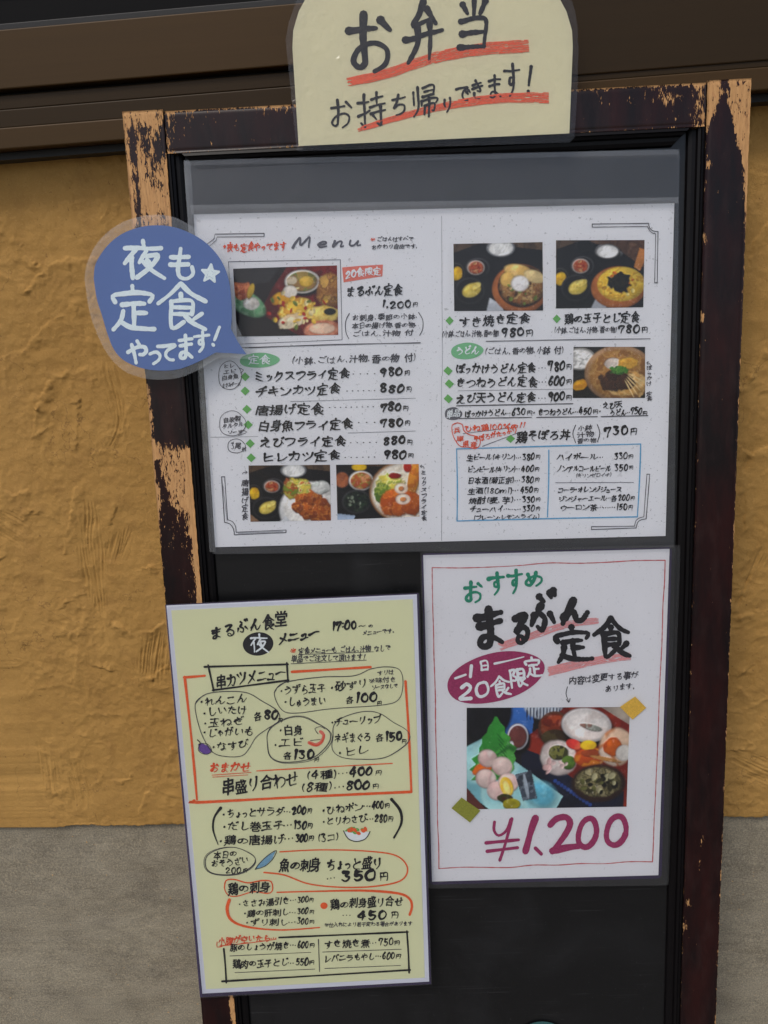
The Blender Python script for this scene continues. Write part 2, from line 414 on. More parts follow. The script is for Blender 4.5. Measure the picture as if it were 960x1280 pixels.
for k in range(46):
    cx = rr.choice([rr.uniform(-10, 215), rr.uniform(-10, 215), rr.uniform(905, 975)]); cy = rr.uniform(200, 1020)
    a0 = rr.uniform(0, 6.28); ln = rr.uniform(8, 26); bend = rr.uniform(-1.4, 1.4); pts = []
    for j in range(4):
        pts.append((cx, cy)); cx += math.cos(a0)*ln*.5; cy += math.sin(a0)*ln*.5; a0 += bend*.4
    ridge(pts, rr.uniform(.0003, .0008), .0012, .005)
# the ragged lower edge where the stucco stops
lower = .0035*(vnoise(XX, ZZ*0, 45, seed=2)-.5)+.0034*(fbm(XX, ZZ*0, 260, 3, seed=5)-.5)
Zp = np.where(ZZ < z_pl+.004, ZZ+lower, ZZ)
H = H*np.clip((ZZ-z_pl)/.004, 0, 1)+np.where(ZZ < z_pl+.0005, -.003, 0)
Vw = np.stack([XX, YW-.0015-H*1.0, Zp], -1).reshape(-1, 3)
wall = mesh('stucco_wall', Vw, grid_faces(len(xs), len(zs)), MAT['stucco'], shop, smooth=True)
# plinth
xs2 = dense([(-3.0, xl0, .25), (xl0, xl1+.03, .0022), (xl1+.03, xr0-.02, .02), (xr0-.02, xr1, .0022), (xr1, 3.0, .25)])
zs2 = dense([(0, .08, .02), (.08, z_pl+.004, .0022)])
XX2, ZZ2 = np.meshgrid(xs2, zs2)
H2 = (fbm(XX2, ZZ2, 10, 3, 21, sy=16)-.5)*.004+(fbm(XX2, ZZ2, 80, 3, 25)-.5)*.0012+(vnoise(XX2, ZZ2, 14, 120, seed=6)-.5)*.0004
mesh('plinth', np.stack([XX2, YW+.0045-H2, ZZ2], -1).reshape(-1, 3), grid_faces(len(xs2), len(zs2)), MAT['mortar'], shop, smooth=True)
# body of the building behind both skins, with the wall above the window
zl = lambda px, py, y=YS: float(wall_at(px, py, y)[2])
z_sill0 = zl(0, 187); z_win1 = z_sill0+1.05
add_box('core_wall', (-3, YW+.012, 0), (3, YW+.16, z_sill0+.02), MAT['mortar'], shop)
add_box('upper_wall', (-3, YW, z_win1), (3, YW+.16, 3.0), MAT['stucco'], shop)
win = bpy.data.objects.new('window', None); C.objects.link(win); win.parent = shop; win.location = (0, YS-YW, z_sill0)
z1, z2, z3, z4 = zl(0, 160), zl(0, 136), zl(0, 117), zl(0, 36)
add_box('sill', (-2.4, YS, z_sill0), (2.4, YW+.1, z1), MAT['bronze'], win, .0012)
add_box('lower_track', (-2.4, YS+.005, z1+.0005), (2.4, YW+.1, z2), MAT['bronze_dark'], win, .001)
add_box('upper_track', (-2.4, YS+.008, z2+.0006), (2.4, YW+.1, z3), MAT['bronze_dark'], win, .001)
add_box('gasket', (-2.4, YS+.02, z3), (2.4, YW+.09, z3+.004), MAT['rubber_shade'], win)
xm = wall_at(560, 60, YS)[0]
add_box('sash_rail', (-2.3, YS+.002, z3+.004), (xm, YS+.030, z4), MAT['bronze'], win, .0012)
add_box('sash_rail', (xm+.001, YS+.0035, z1+.006), (2.3, YS+.032, z4+.05), MAT['bronze_dark'], win, .0012)
add_box('glass', (-2.3, YS+.016, z4), (xm, YS+.020, z_win1-.05), MAT['glass'], win)
add_box('glass', (xm, YS+.018, z4+.05), (2.3, YS+.022, z_win1-.05), MAT['glass'], win)
add_box('glazing_bead', (-2.3, YS+.006, z4+.0002), (xm, YS+.0158, z4+.006), MAT['rubber_shade'], win, .0008)
add_box('header', (-2.4, YS+.004, z_win1-.05), (2.4, YW+.1, z_win1), MAT['bronze'], win, .001)
for xx in (-2.4, 2.3): add_box('jamb', (xx, YS+.003, z3), (xx+.1, YW+.1, z_win1-.05), MAT['bronze'], win)
add_box('meeting_stile', (xm-.03, YS+.001, z4), (xm+.03, YS+.034, z_win1-.05), MAT['bronze'], win)
add_box('sill_shadow_gap', (-2.4, YS+.016, z_sill0-.007), (2.4, YW+.01, z_sill0-.0004), MAT['rubber_shade'], win)  # black strip added to draw the shadow line below the sill
# pale notice taped inside the sliding pane, just its lower edge in view
nA = wall_at(-120, 10, YS+.0145); nB = wall_at(62, -2, YS+.0145)
no = empty('window_notice', (nA[0], nA[1], nA[2]))
tag(no, 'pale yellow notice on the dark window glass, top left corner, only its lower edge showing', 'notice')
add_box('paper', (nA[0], YS+.0140, nA[2]+.0015), (nB[0], YS+.0150, nA[2]+.25), MAT['yellow'], no)

# ------------------------------------------------------------------ the framed board
board_v0 = at(546, 118)
def uv(px, py, h=0.0):
    p = at(px, py, h)-BOARD0; return float(p @ rb), float(p @ db)
def P3(u, v, h=0.0):
    u, v, h = np.broadcast_arrays(*map(lambda q: np.asarray(q, float), (u, v, h)))
    return BOARD0+u[..., None]*rb+v[..., None]*db-h[..., None]*nb
uL0 = (uv(152, 140)[0]+uv(250, 1245)[0])/2; uR1 = (uv(940, 97)[0]+uv(895, 1280)[0])/2
uL1 = (uv(204, 140)[0]+uv(251, 750)[0])/2; uR0 = (uv(883, 110)[0]+uv(852, 1280)[0])/2
vT = (uv(152, 139)[1]+uv(940, 97)[1])/2
vRail = (uv(208, 190)[1]+uv(885, 158)[1])/2
vB = float((BOARD0[2])/(-db[2]))-.012           # where the post reaches the ground
base = P3((uL0+uR1)/2, vB)
board = empty('menu_board', base)
tag(board, 'framed black menu board with flaking maroon paint leaning on the shop wall', 'sign board')
DEP = .026
def plank(name, u0, u1, v0, v1, wear, top=0.0, dep=DEP, step=.0025):
    us = np.linspace(u0, u1, max(3, int((u1-u0)/step)+1)); vs = np.linspace(v0, v1, max(3, int((v1-v0)/step)+1))
    UU, VV = np.meshgrid(us, vs); nu, nv = len(us), len(vs)
    e = np.minimum(np.minimum(UU-u0, u1-UU), np.minimum(VV-v0, v1-VV))
    wob = (fbm(UU, VV, 14, 3, 31)-.5)*.0008
    Hh = top-np.where(e < 1e-9, .0012, 0)+wob
    # nibbled outline
    du = (fbm(VV, UU*0, 260, 3, seed=8)-.5)*.0009
    Uo = UU+np.where((UU-u0 < 1e-9) | (u1-UU < 1e-9), du, 0)
    F_ = P3(Uo, VV, Hh).reshape(-1, 3); B_ = P3(UU, VV, -dep).reshape(-1, 3)
    px, py = project(F_)
    wf = wear(((UU-u0)/(u1-u0)).ravel(), ((VV-v0)/(v1-v0)).ravel(), px, py)+.27
    fa = grid_faces(nu, nv)[:, ::-1]; nF = nu*nv
    ring = list(range(0, nu))+[nu*k+nu-1 for k in range(1, nv)]+[nu*(nv-1)+k for k in range(nu-2, -1, -1)]+[nu*k for k in range(nv-2, 0, -1)]
    q = [(ring[k], nF+ring[k], nF+ring[(k+1) % len(ring)], ring[(k+1) % len(ring)]) for k in range(len(ring))]
    bk = fa[:, ::-1]+nF
    allf = np.concatenate([fa, np.array(q), bk])
    return mesh(name, np.concatenate([F_, B_]), allf, MAT['frame'], board, attrs={'wear': ('FLOAT', np.concatenate([wf, wf]))})
def bump1(x, c, w): return np.exp(-((x-c)/w)**2)
def wear_left(s, t, px, py):
    b_ = np.interp(py, [140, 165, 200, 250, 285, 300, 330, 545, 566, 600, 632, 640, 700, 760, 1100, 1280],
                   [.62, .34, .60, .62, .40, .02, -.45, -.45, .36, .50, .40, .0, -.40, -.50, -.7, -.8])
    up = py < 300
    b_ = b_-np.where(up, .75*bump1(s, .20, .07)*np.clip((py-150)/15, 0, 1), 0)
    b_ = b_-np.where(up, .85*bump1(s, .86+.12*np.sin(py*.05), .16)*np.clip(1-abs(py-185)/60, 0, 1), 0)-np.where(up, .5*bump1(s, .5, .14)*bump1(py, 185, 30), 0)
    b_ = b_+np.where((py > 560), .95*np.clip((s-.84)/.1, 0, 1), 0)+np.where((py > 620) & (py < 760), .45*np.clip((s-.55)/.4, 0, 1), 0)
    b_ = b_+np.where((py > 480) & (py < 575), .9*np.clip((.16-s)/.1, 0, 1), 0)+np.where(py > 575, .5*np.clip((.08-s)/.06, 0, 1), 0)
    b_ = b_+np.where((py > 1235), .9*bump1(s, .9, .08), 0)
    b_ = b_-np.where((py > 575) & (py < 650), .8*bump1(s, .15+.004*(py-600), .12), 0)
    return b_
def wear_right(s, t, px, py):
    edge = np.interp(py, [97, 130, 165, 190, 225, 250, 300, 1280], [.25, .42, .60, .78, .88, .93, 1.0, 1.02])
    tan_r = np.clip((s-edge)/.07, -1, 1)
    left = np.interp(py, [97, 125, 150, 175], [.95, .32, .12, -.1])
    tan_l = np.clip((left-s)/.09, -1, 1)
    b_ = np.maximum(tan_r, tan_l)*.6-.05
    b_ = np.where(py > 175, np.maximum(b_, -.42), b_)
    b_ = np.where(py > 300, np.minimum(b_, -.28), b_)
    b_ = b_-np.where(py < 175, .7*bump1(s, .35+.003*(py-100), .09), 0)
    b_ = b_+np.where(py > 160, .42*np.clip((.05-s)/.05, 0, 1)+.48*np.clip((s-.93)/.05, 0, 1), 0)
    for cx, cy in ((.08, 205), (.07, 300), (.06, 395), (.12, 1130), (.35, 1080), (.08, 1160), (.45, 1050)):
        b_ = b_+.75*bump1(s, cx, .06)*bump1(py, cy, 9)
    return np.where(py > 300, b_-.08, b_)
def wear_top(s, t, px, py):
    b_ = -.42+.75*np.clip((.10-t)/.09, 0, 1)+.35*np.clip((t-.94)/.05, 0, 1)
    b_ = b_+.62*bump1(px, 832, 26)*bump1(t, .3, .22)+.55*bump1(px, 876, 9)+.35*bump1(px, 848, 30)*bump1(t, .78, .07)
    b_ = b_+.5*bump1(px, 212, 8)+.42*bump1(px, 236, 11)*bump1(t, .2, .3)+.35*bump1(px, 345, 30)*bump1(t, .05, .25)+.3*bump1(px, 260, 8)*bump1(t, .4, .2)+.35*bump1(px, 752, 8)*bump1(t, .3, .25)
    return b_
plank('post', uL0, uL1, vT, vB, wear_left)
plank('post', uR0, uR1, vT, vB, wear_right)
plank('top_rail', uL1+.0008, uR0-.0008, vT+.0012, vRail, wear_top, -.0012)
plank('bottom_rail', uL1+.0008, uR0-.0008, vB-.10, vB-.05, lambda s, t, px, py: -.4+0*s, -.0012)
PH = -.014                                    # panel face lies 14 mm behind the frame's face
V_, F_ = box_from(P3(uL1-.004, vRail-.004, PH), rb*(uR0-uL1+.008), db*(vB-.1-vRail+.008), nb*.006)
mesh('back_panel', V_, F_, MAT['panel'], board)
# stepped black moulding inside the frame
def moulding(u0, v0, u1, v1, inward):
    """sweep a small profile from (u0,v0) to (u1,v1); inward = unit (u,v) pointing to the panel"""
    prof = [(-.001, -.0165), (-.0005, -.003), (.0028, -.0022), (.0034, -.0042), (.0056, -.0052), (.0064, -.0085), (.0095, -.0088), (.0125, -.0102), (.0135, -.0137), (.0135, -.0165)]
    V = []
    for (uu, vv) in ((u0, v0), (u1, v1)):
        for a_, h_ in prof:
            mit = a_ if (uu, vv) == (u0, v0) else -a_
            du, dv = inward
            V.append(P3(uu+du*a_+(mit if du == 0 else 0), vv+dv*a_+(mit if dv == 0 and False else 0), h_))
    n = len(prof)
    Fc = [(k, k+1, n+k+1, n+k) for k in range(n-1)]+[tuple(range(n)), tuple(range(2*n-1, n-1, -1))]
    mesh('moulding', V, Fc, MAT['black_paint'], board)
moulding(uL1, vRail, uL1, vB-.1, (1, 0)); moulding(uR0, vRail, uR0, vB-.1, (-1, 0))
moulding(uL1+.0135, vRail, uR0-.0135, vRail, (0, 1)); moulding(uL1+.0135, vB-.1, uR0-.0135, vB-.1, (0, -1))

# ------------------------------------------------------------------ handwriting
G = {
'お':"12 32 62 28|38 8 38 70 36 82 26 86 16 76 30 58 60 50 80 60 76 80 55 92|70 16 88 32",
'弁':"52 2 42 20 28 36 72 30|60 14 78 38|8 58 92 50|36 40 36 66 18 94|64 38 66 98",
'当':"52 0 50 36|22 14 34 30|80 8 66 30|18 44 80 40 78 90|24 66 76 62|16 90 80 88",
'持':"4 30 42 26|26 6 26 84 24 94 12 84|4 66 44 50|52 22 92 18|70 6 70 40|46 42 98 38|48 60 98 56|82 44 82 88 78 96 68 88|56 66 66 78",
'ち':"20 26 80 20|48 6 40 40 26 62 32 60 52 48 76 54 76 76 60 88 38 92",
'帰':"10 22 10 60|26 8 26 70 12 94|44 12 84 10 82 38|50 24 82 24|44 38 84 37|38 50 38 64|38 50 94 48 90 62|50 66 50 90|50 66 84 64 84 86 78 84|66 46 66 100",
'り':"28 12 24 40 34 58|72 6 74 40 66 70 44 94",
'で':"12 26 80 18 52 40 44 64 60 84 76 86|70 42 78 54|84 34 92 46",'て':"10 24 88 16 54 42 46 66 62 84 80 86",
'き':"22 24 76 18|18 42 82 34|44 4 68 56 48 56|28 64 30 82 50 92 74 88",
'ま':"18 22 82 18|22 42 78 38|50 4 50 76 38 90 22 84 30 68 52 70 80 88",
'す':"8 26 92 22|56 4 57 50 50 62 36 60 38 44 54 44 60 58 54 78 36 96",
'！':"72 4 50 64|42 84 45 88",'!':"72 4 50 64|42 84 45 88",
'夜':"50 0 52 14|8 20 92 18|34 22 8 58|24 44 24 96|58 24 42 56|56 38 84 36 70 62 34 94|50 52 72 74 98 94|60 48 68 58",
'も':"50 4 40 60 44 86 66 92 86 78 84 58|18 30 74 28|16 52 72 50",
'定':"50 0 50 14|10 34 10 18 90 16 88 32|26 40 76 38|52 40 52 86|52 60 80 58|28 54 22 74 6 94|20 76 50 92 98 92",
'食':"50 0 30 22 4 40|50 0 72 22 98 36|50 22 50 34|30 38 70 36 70 64|32 50 70 50|32 64 70 63|30 38 30 92 54 80|56 66 72 82 96 94|90 62 74 74",
'や':"8 50 48 32 80 32 88 48 76 62 60 62|48 6 58 22|24 20 46 96",'っ':"24 56 58 46 78 58 74 76 46 94",'つ':"8 36 60 22 90 42 80 70 38 90",
'る':"24 14 72 10 28 58 56 44 82 56 80 80 56 94 38 88 38 74 56 74 62 84",
'ふ':"40 8 56 20|46 30 36 44 56 64 46 90 28 82|18 56 6 80|76 54 90 76",
'ん':"50 6 12 92|20 68 40 48 54 60 58 88 76 88 96 60",'め':"20 20 40 78|62 8 50 60 28 88 10 76 22 50 56 30 88 44 90 70 60 92",
'日':"22 10 22 92|22 10 78 10 78 92|22 50 78 50|22 88 78 88",'一':"6 54 94 46",
'限':"10 8 10 98|10 10 38 10 24 36 40 48 36 64 20 62|52 8 86 8 86 50|52 28 86 28|52 50 86 50|52 8 52 92 72 80|90 56 70 68|62 52 76 78 100 94",
'円':"14 14 14 96|14 14 86 12 86 92 76 90|48 12 48 50|16 52 84 50",
'0':"54 10 26 22 12 56 26 86 52 92 80 74 88 42 74 14 54 10",'1':"56 6 44 94",'2':"18 28 46 8 74 20 66 46 16 90 88 84",
'3':"22 14 70 10 44 42 78 56 70 82 44 94 16 84",'4':"56 6 12 64 90 60|68 40 58 98",'5':"30 12 22 50 56 42 82 58 66 84 36 94 14 84|30 12 84 8",
'6':"68 4 34 34 18 68 38 92 70 84 76 60 52 50 24 66",'7':"14 36 18 14 84 10 60 50 48 96",'8':"76 20 46 8 24 26 50 46 80 70 60 94 30 88 24 66 56 46 80 26 72 12",
'9':"76 24 48 8 20 28 40 52 68 42 78 18 72 52 60 96",
'カ':"12 32 84 28 76 82 62 92 52 82|46 6 40 56 10 94",'ツ':"12 26 26 46|42 18 52 38|88 18 70 62 32 94",'ッ':"24 44 34 58|46 40 54 54|80 42 68 74 40 94",
'メ':"78 6 54 56 12 92|30 32 80 76",'ニ':"22 28 78 26|6 80 94 78",'ュ':"24 48 68 46 62 86|10 88 92 86",'ー':"4 54 50 46 96 48",
'ラ':"24 14 78 12|12 42 86 38 72 70 32 96",'イ':"80 8 50 44 10 62|52 40 52 96",'フ':"12 20 86 16 72 60 28 94",'ン':"10 18 34 34|94 34 66 68 8 90",
'ス':"18 18 78 16 56 52 8 92|50 54 92 90",'キ':"16 34 82 26|10 62 90 54|42 4 64 98",'ク':"38 6 30 36 8 60|34 24 82 22 68 62 24 96",
'レ':"24 8 23 50 23 84 27 87 60 72 92 46",'ヒ':"24 8 23 50 24 84 27 88 56 89 86 87|24 50 84 40",'ル':"28 14 28 50 6 90|58 8 58 86 98 54",'ミ':"22 10 72 26|20 40 70 54|14 70 80 92",
'チ':"76 6 20 24|6 46 94 42|54 20 54 60 30 96",'い':"14 18 18 64 34 84 46 66|74 22 88 60",'う':"34 8 64 18|16 42 56 28 82 46 72 74 36 96",
'か':"8 34 62 28 66 60 54 90 40 82|38 6 10 92|76 24 94 54",'え':"40 6 60 14|16 36 72 30 12 92 44 60 60 90 94 90",'け':"16 12 12 60 20 90 28 74|44 36 92 32|72 6 72 60 52 96",
'の':"54 22 40 70 20 82 10 58 30 24 66 18 92 44 84 78 56 94",'こ':"22 22 76 20 66 30|18 74 44 90 86 86",'し':"32 6 30 70 46 92 66 88 88 66",'せ':"6 46 94 38|72 10 72 62 60 66|28 18 28 80 44 90 82 88",
'そ':"24 14 74 12 14 46 90 40 54 60 50 82 74 96",'た':"8 26 62 22|38 6 12 92|54 44 90 42|50 72 60 90 94 88",'と':"30 8 42 44|82 28 30 52 22 76 44 90 88 88",
'な':"8 26 54 22|36 6 8 60|66 20 92 36|68 42 66 82 50 94 38 84 54 76 90 90",'ね':"26 4 26 96|6 28 36 24 4 76|24 54 56 28 84 34 88 70 72 94 56 86 66 74 98 90",
'ひ':"8 22 42 18 20 54 26 86 54 92 76 66 74 20 80 46 98 62",'ら':"34 6 58 16|28 26 22 62 54 46 80 58 74 82 38 96",'わ':"26 4 26 96|6 28 36 24 4 76|24 54 60 26 92 46 86 76 56 94",
'れ':"26 4 26 96|6 28 36 24 4 76|24 54 66 26 72 34 68 84 80 92 98 78",'は':"14 12 10 60 18 92 26 76|40 32 94 28|70 6 70 80 54 94 40 84 54 74 94 92",'ほ':"14 12 10 60 18 92 26 76|42 18 92 16|42 40 94 36|68 18 68 80 54 94 40 84 54 74 94 92",
'に':"14 12 10 60 18 92 26 76|46 28 88 26|42 74 60 88 94 84",'あ':"14 26 84 20|42 6 40 60 50 90|66 36 50 74 22 88 14 70 38 48 72 48 90 66 84 84 64 96",'く':"70 6 24 48 78 94",
'ょ':"54 34 56 82 42 94 28 86 40 76 72 88|56 54 78 52",'ゃ':"20 64 52 48 76 50 76 70 60 72|48 36 56 46|32 44 50 96",'ゅ':"24 46 22 80 30 66 58 46 82 62 76 84 54 82|54 36 56 78 42 96",
'さ':"18 30 82 24|42 6 66 60 48 58|28 66 32 86 54 94 76 90",'み':"20 16 56 14 24 86 12 72 34 60 94 76|82 44 66 94",'エ':"20 18 80 16|50 18 50 82|6 84 94 82",
'コ':"16 20 50 20 81 19 84 23 83 82|14 84 86 83",'タ':"38 6 30 36 8 60|34 24 82 22 68 62 24 96|36 44 68 66",'リ':"26 14 26 60|74 8 74 54 48 94",'ソ':"16 16 30 46|86 12 70 62 28 94",
'サ':"6 34 94 30|30 10 32 62|70 6 70 54 44 96",'ハ':"34 20 8 86|60 16 92 84",'ホ':"8 30 92 28|50 6 50 92 40 86|28 46 12 78|72 46 90 76",'ノ':"78 8 54 60 12 94",'ア':"12 18 88 16 58 48|50 34 46 70 20 94",
'オ':"8 30 92 28|62 6 62 92 50 86|58 34 12 82",'シ':"18 14 38 26|12 42 32 54|88 30 62 70 18 92",'モ':"20 16 80 14|10 46 92 44|46 16 46 82 56 90 88 88",'ロ':"16 18 18 88|16 18 84 16 82 84|18 86 82 84",
'ウ':"50 4 50 20|16 46 16 24 84 22 74 66 36 96",'ナ':"8 34 92 30|52 6 50 56 24 96",'ネ':"46 2 54 14|16 28 78 26 12 70|50 50 50 96|62 54 84 72",'ヤ':"8 42 88 26 66 56|30 14 50 96",'ャ':"22 56 80 44 66 66|36 38 50 96",
'ヨ':"18 14 80 12 80 90|22 50 80 48|16 90 80 88",'テ':"22 14 78 12|6 42 94 38|52 42 48 74 26 96",'マ':"10 18 90 14 52 58|38 48 60 74",'ゼ':"6 44 88 30 70 56|32 8 32 80 44 90 84 88|78 2 84 12|92 0 97 10",
'小':"50 4 50 92 38 84|24 34 8 66|74 32 92 62",'玉':"14 14 86 12|20 48 80 46|6 88 94 86|50 12 50 88|66 60 78 74",'子':"20 14 78 12 50 34|50 32 52 88 38 88|6 52 94 48",
'・':"46 50 52 52",'…':"8 56 11 57|46 56 49 57|84 56 87 57",'、':"30 74 46 90",'。':"34 78 26 86 34 94 44 86 34 78",',':"44 82 36 98",'.':"40 86 44 90",'（':"76 2 54 28 50 56 58 82 78 98",'）':"24 2 46 28 50 56 42 82 22 98",
':':"48 30 52 32|46 72 50 74",'〜':"8 56 32 42 60 58 92 42",'%':"26 12 12 26 24 40 38 26 26 12|84 8 18 94|74 60 60 74 72 90 88 76 74 60",'※':"20 20 80 80|80 20 20 80|50 12 52 16|50 84 52 88|14 50 18 52|82 50 86 52",
'*':"50 30 50 70|32 40 68 60|68 40 32 60",'M':"4 92 30 14 44 70 78 8 84 88",'e':"16 62 70 52 68 30 40 26 18 56 34 88 84 80",'n':"14 30 14 90 40 36 68 34 70 86 90 80",'u':"14 32 18 80 48 84 72 32 72 84 94 76",
'm':"8 40 8 90 26 42 46 44 46 90 64 42 86 46 86 90",'l':"50 4 48 94",
}
DAK = {'が':'か','ぎ':'き','げ':'け','ご':'こ','ざ':'さ','じ':'し','ず':'す','ぞ':'そ','だ':'た','ど':'と','び':'ひ','ぶ':'ふ','べ':'へ','ぼ':'ほ','ば':'は','ガ':'カ','ギ':'キ','グ':'ク','ジ':'シ','ド':'ト','ビ':'ヒ','ブ':'フ','ボ':'ホ','バ':'ハ','ダ':'タ'}
HAN = {'プ':'フ','ポ':'ホ','パ':'ハ','ぷ':'ふ','ピ':'ヒ'}
G['ト'] = "34 6 34 96|34 42 78 62"; G['へ'] = "6 60 34 28 94 78"
WID = {'1': .36, '・': .45, '…': .8, '、': .45, '。': .5, ',': .3, '.': .35, '（': .42, '）': .42, '！': .5, '!': .4, ':': .3, ' ': .5, 'っ': .75, 'ッ': .8, 'ょ': .75, 'ゃ': .75, 'ゅ': .75, 'ュ': .8, 'l': .3, '*': .6}
for ch in '023456789': WID[ch] = .66
def strokes(ch):
    if ch in G: s = G[ch]
    elif ch in DAK: s = G[DAK[ch]]+"|78 2 84 14|91 -2 97 9"
    elif ch in HAN: s = G[HAN[ch]]+"|88 -2 82 5 88 12 95 5 88 -2"
    else: return None
    out = []
    for st in s.split('|'):
        v = list(map(float, st.split())); out.append(np.array(v).reshape(-1, 2))
    return out

_tc = bpy.data.curves.new('glyph', 'FONT'); _tc.resolution_u = 3
_to = bpy.data.objects.new('glyph', _tc); C.objects.link(_to)
_gc = {}
def font_glyph(ch, bold):
    key = (ch, round(bold, 3))
    if key not in _gc:
        _tc.body = ch; _tc.offset = bold; bpy.context.view_layer.update()
        me = bpy.data.meshes.new_from_object(_to.evaluated_get(bpy.context.evaluated_depsgraph_get()))
        v = np.array([(p.co.x, p.co.y) for p in me.vertices]).reshape(-1, 2)
        lo, hi = v.min(0), v.max(0)
        w = np.stack([(v[:, 0]-(lo[0]+hi[0])/2)/.92*100+50, 50-(v[:, 1]-(lo[1]+hi[1])/2)/.92*100], -1)
        _gc[key] = (w, [tuple(p.vertices) for p in me.polygons]); bpy.data.meshes.remove(me)
    return _gc[key]

def smooth_path(P, step=6.0, closed=False):
    P = np.asarray(P, float)
    if len(P) == 2: 
        n = max(2, int(np.linalg.norm(P[1]-P[0])/step)+1); t = np.linspace(0, 1, n)[:, None]; return P[0]*(1-t)+P[1]*t
    Q = np.vstack([P[-2 if closed else 0], P, P[1 if closed else -1]]); out = []
    for i in range(1, len(Q)-2):
        p0_, p1, p2, p3 = Q[i-1], Q[i], Q[i+1], Q[i+2]
        n = max(2, int(np.linalg.norm(p2-p1)/step)+1)
        t = np.linspace(0, 1, n, endpoint=False)[:, None]
        c = .5*((2*p1)+(p2-p0_)*t+(2*p0_-5*p1+4*p2-p3)*t*t+(3*p1-p0_-3*p2+p3)*t**3)
        out.append(c)
    out.append(P[-1:]); return np.vstack(out)

class Ink:
    """flat marks gathered in photo pixels, laid on a sheet at height h"""
    def __init__(s): s.V = []; s.Z = []; s.F = []; s.k = 0; s.cuts = []; s.last = ''
    def mark(s, op):
        if op != 'word' or s.last != 'word': s.cuts.append((len(s.V), len(s.F), op))
        s.last = op
    def poly(s, pts):
        pa = np.array(pts)
        if np.abs(pa.max(0)-pa.min(0)).max() > 7: s.mark('shape')
        n0 = len(s.V); z = (s.k % 40)*3e-6; s.k += 1
        s.V += [tuple(p) for p in pts]; s.Z += [z]*len(pts); s.F.append(tuple(range(n0, n0+len(pts))))
    def tris(s, pts, faces):
        n0 = len(s.V); z = (s.k % 40)*3e-6; s.k += 1
        s.V += [tuple(p) for p in pts]; s.Z += [z]*len(pts); s.F += [tuple(n0+i for i in f) for f in faces]
    def ribbon(s, pts, w, taper=.6, rough=.08, closed=False):
        P = np.asarray(pts, float)
        d = np.gradient(P, axis=0) if len(P) > 1 else np.array([[1, 0]])
        ln = np.hypot(d[:, 0], d[:, 1])+1e-9; nrm = np.stack([-d[:, 1]/ln, d[:, 0]/ln], -1)
        n = len(P); t = np.linspace(0, 1, n)
        prof = 1.0-(1-taper)*t**1.6-.16*(1-taper)*np.sin(math.pi*t)+rough*(np.array([rnd.uniform(-1, 1) for _ in range(n)]))
        f1, f2, f3 = rnd.uniform(1.5, 3.5), rnd.uniform(0, 6.28), rnd.uniform(.04, .13)
        prof = prof*(1+f3*np.sin(f1*math.pi*t+f2))+.16*(taper < .85)*np.exp(-(t/.12)**2)
        hw = (w*.5*prof)[:, None]
        Lf, Rt = P+nrm*hw, P-nrm*hw
        n0 = len(s.V); zb = (s.k % 40)*3e-6; s.k += 1
        for i in range(n):
            s.V.append(tuple(Lf[i])); s.V.append(tuple(Rt[i])); z = zb+i*(2.5e-6/n); s.Z += [z, z]
        for i in range(n-1): s.F.append((n0+2*i, n0+2*i+1, n0+2*i+3, n0+2*i+2))
        if not closed:
            for e, sg in ((0, -1), (n-1, 1)):
                a0 = math.atan2(d[e, 1]*sg, d[e, 0]*sg); r_ = float(hw[e, 0])
                c0 = len(s.V); m_ = 5
                for q in range(m_):
                    an = a0+math.pi/2-math.pi*q/(m_-1)
                    s.V.append((P[e, 0]+r_*math.cos(an), P[e, 1]+r_*math.sin(an))); s.Z.append(s.Z[n0+2*e])
                s.F.append(tuple(range(c0, c0+m_)))
    def build(s, name, mat, parent, h, label=None):
        if not s.V: return None
        A = np.array(s.V); Z = np.array(s.Z)
        d = ray(A[:, 0], A[:, 1]); q = BOARD0-nb*h
        t = ((q-CAM) @ nb)/(d @ nb); W_ = CAM+d*t[:, None]-nb*Z[:, None]
        cuts = list(s.cuts)
        if not cuts or cuts[0][0] > 0: cuts.insert(0, (0, 0, 'text'))
        cuts = [c for c, d_ in zip(cuts, cuts[1:]+[(len(s.V), 0, '')]) if d_[0] > c[0]]
        for c, e in zip(cuts, cuts[1:]+[(len(s.V), len(s.F), '')]):
            nm_ = name
            if c[2] == 'line' and 'lettering' in name: nm_ = name.replace('lettering', '').strip('_')+'_pen_line' if name != 'lettering' else 'pen_line'
            mesh(nm_.replace('pen_pen', 'pen'), W_[c[0]:e[0]], [tuple(i-c[0] for i in f) for f in s.F[c[1]:e[1]]], mat, parent)

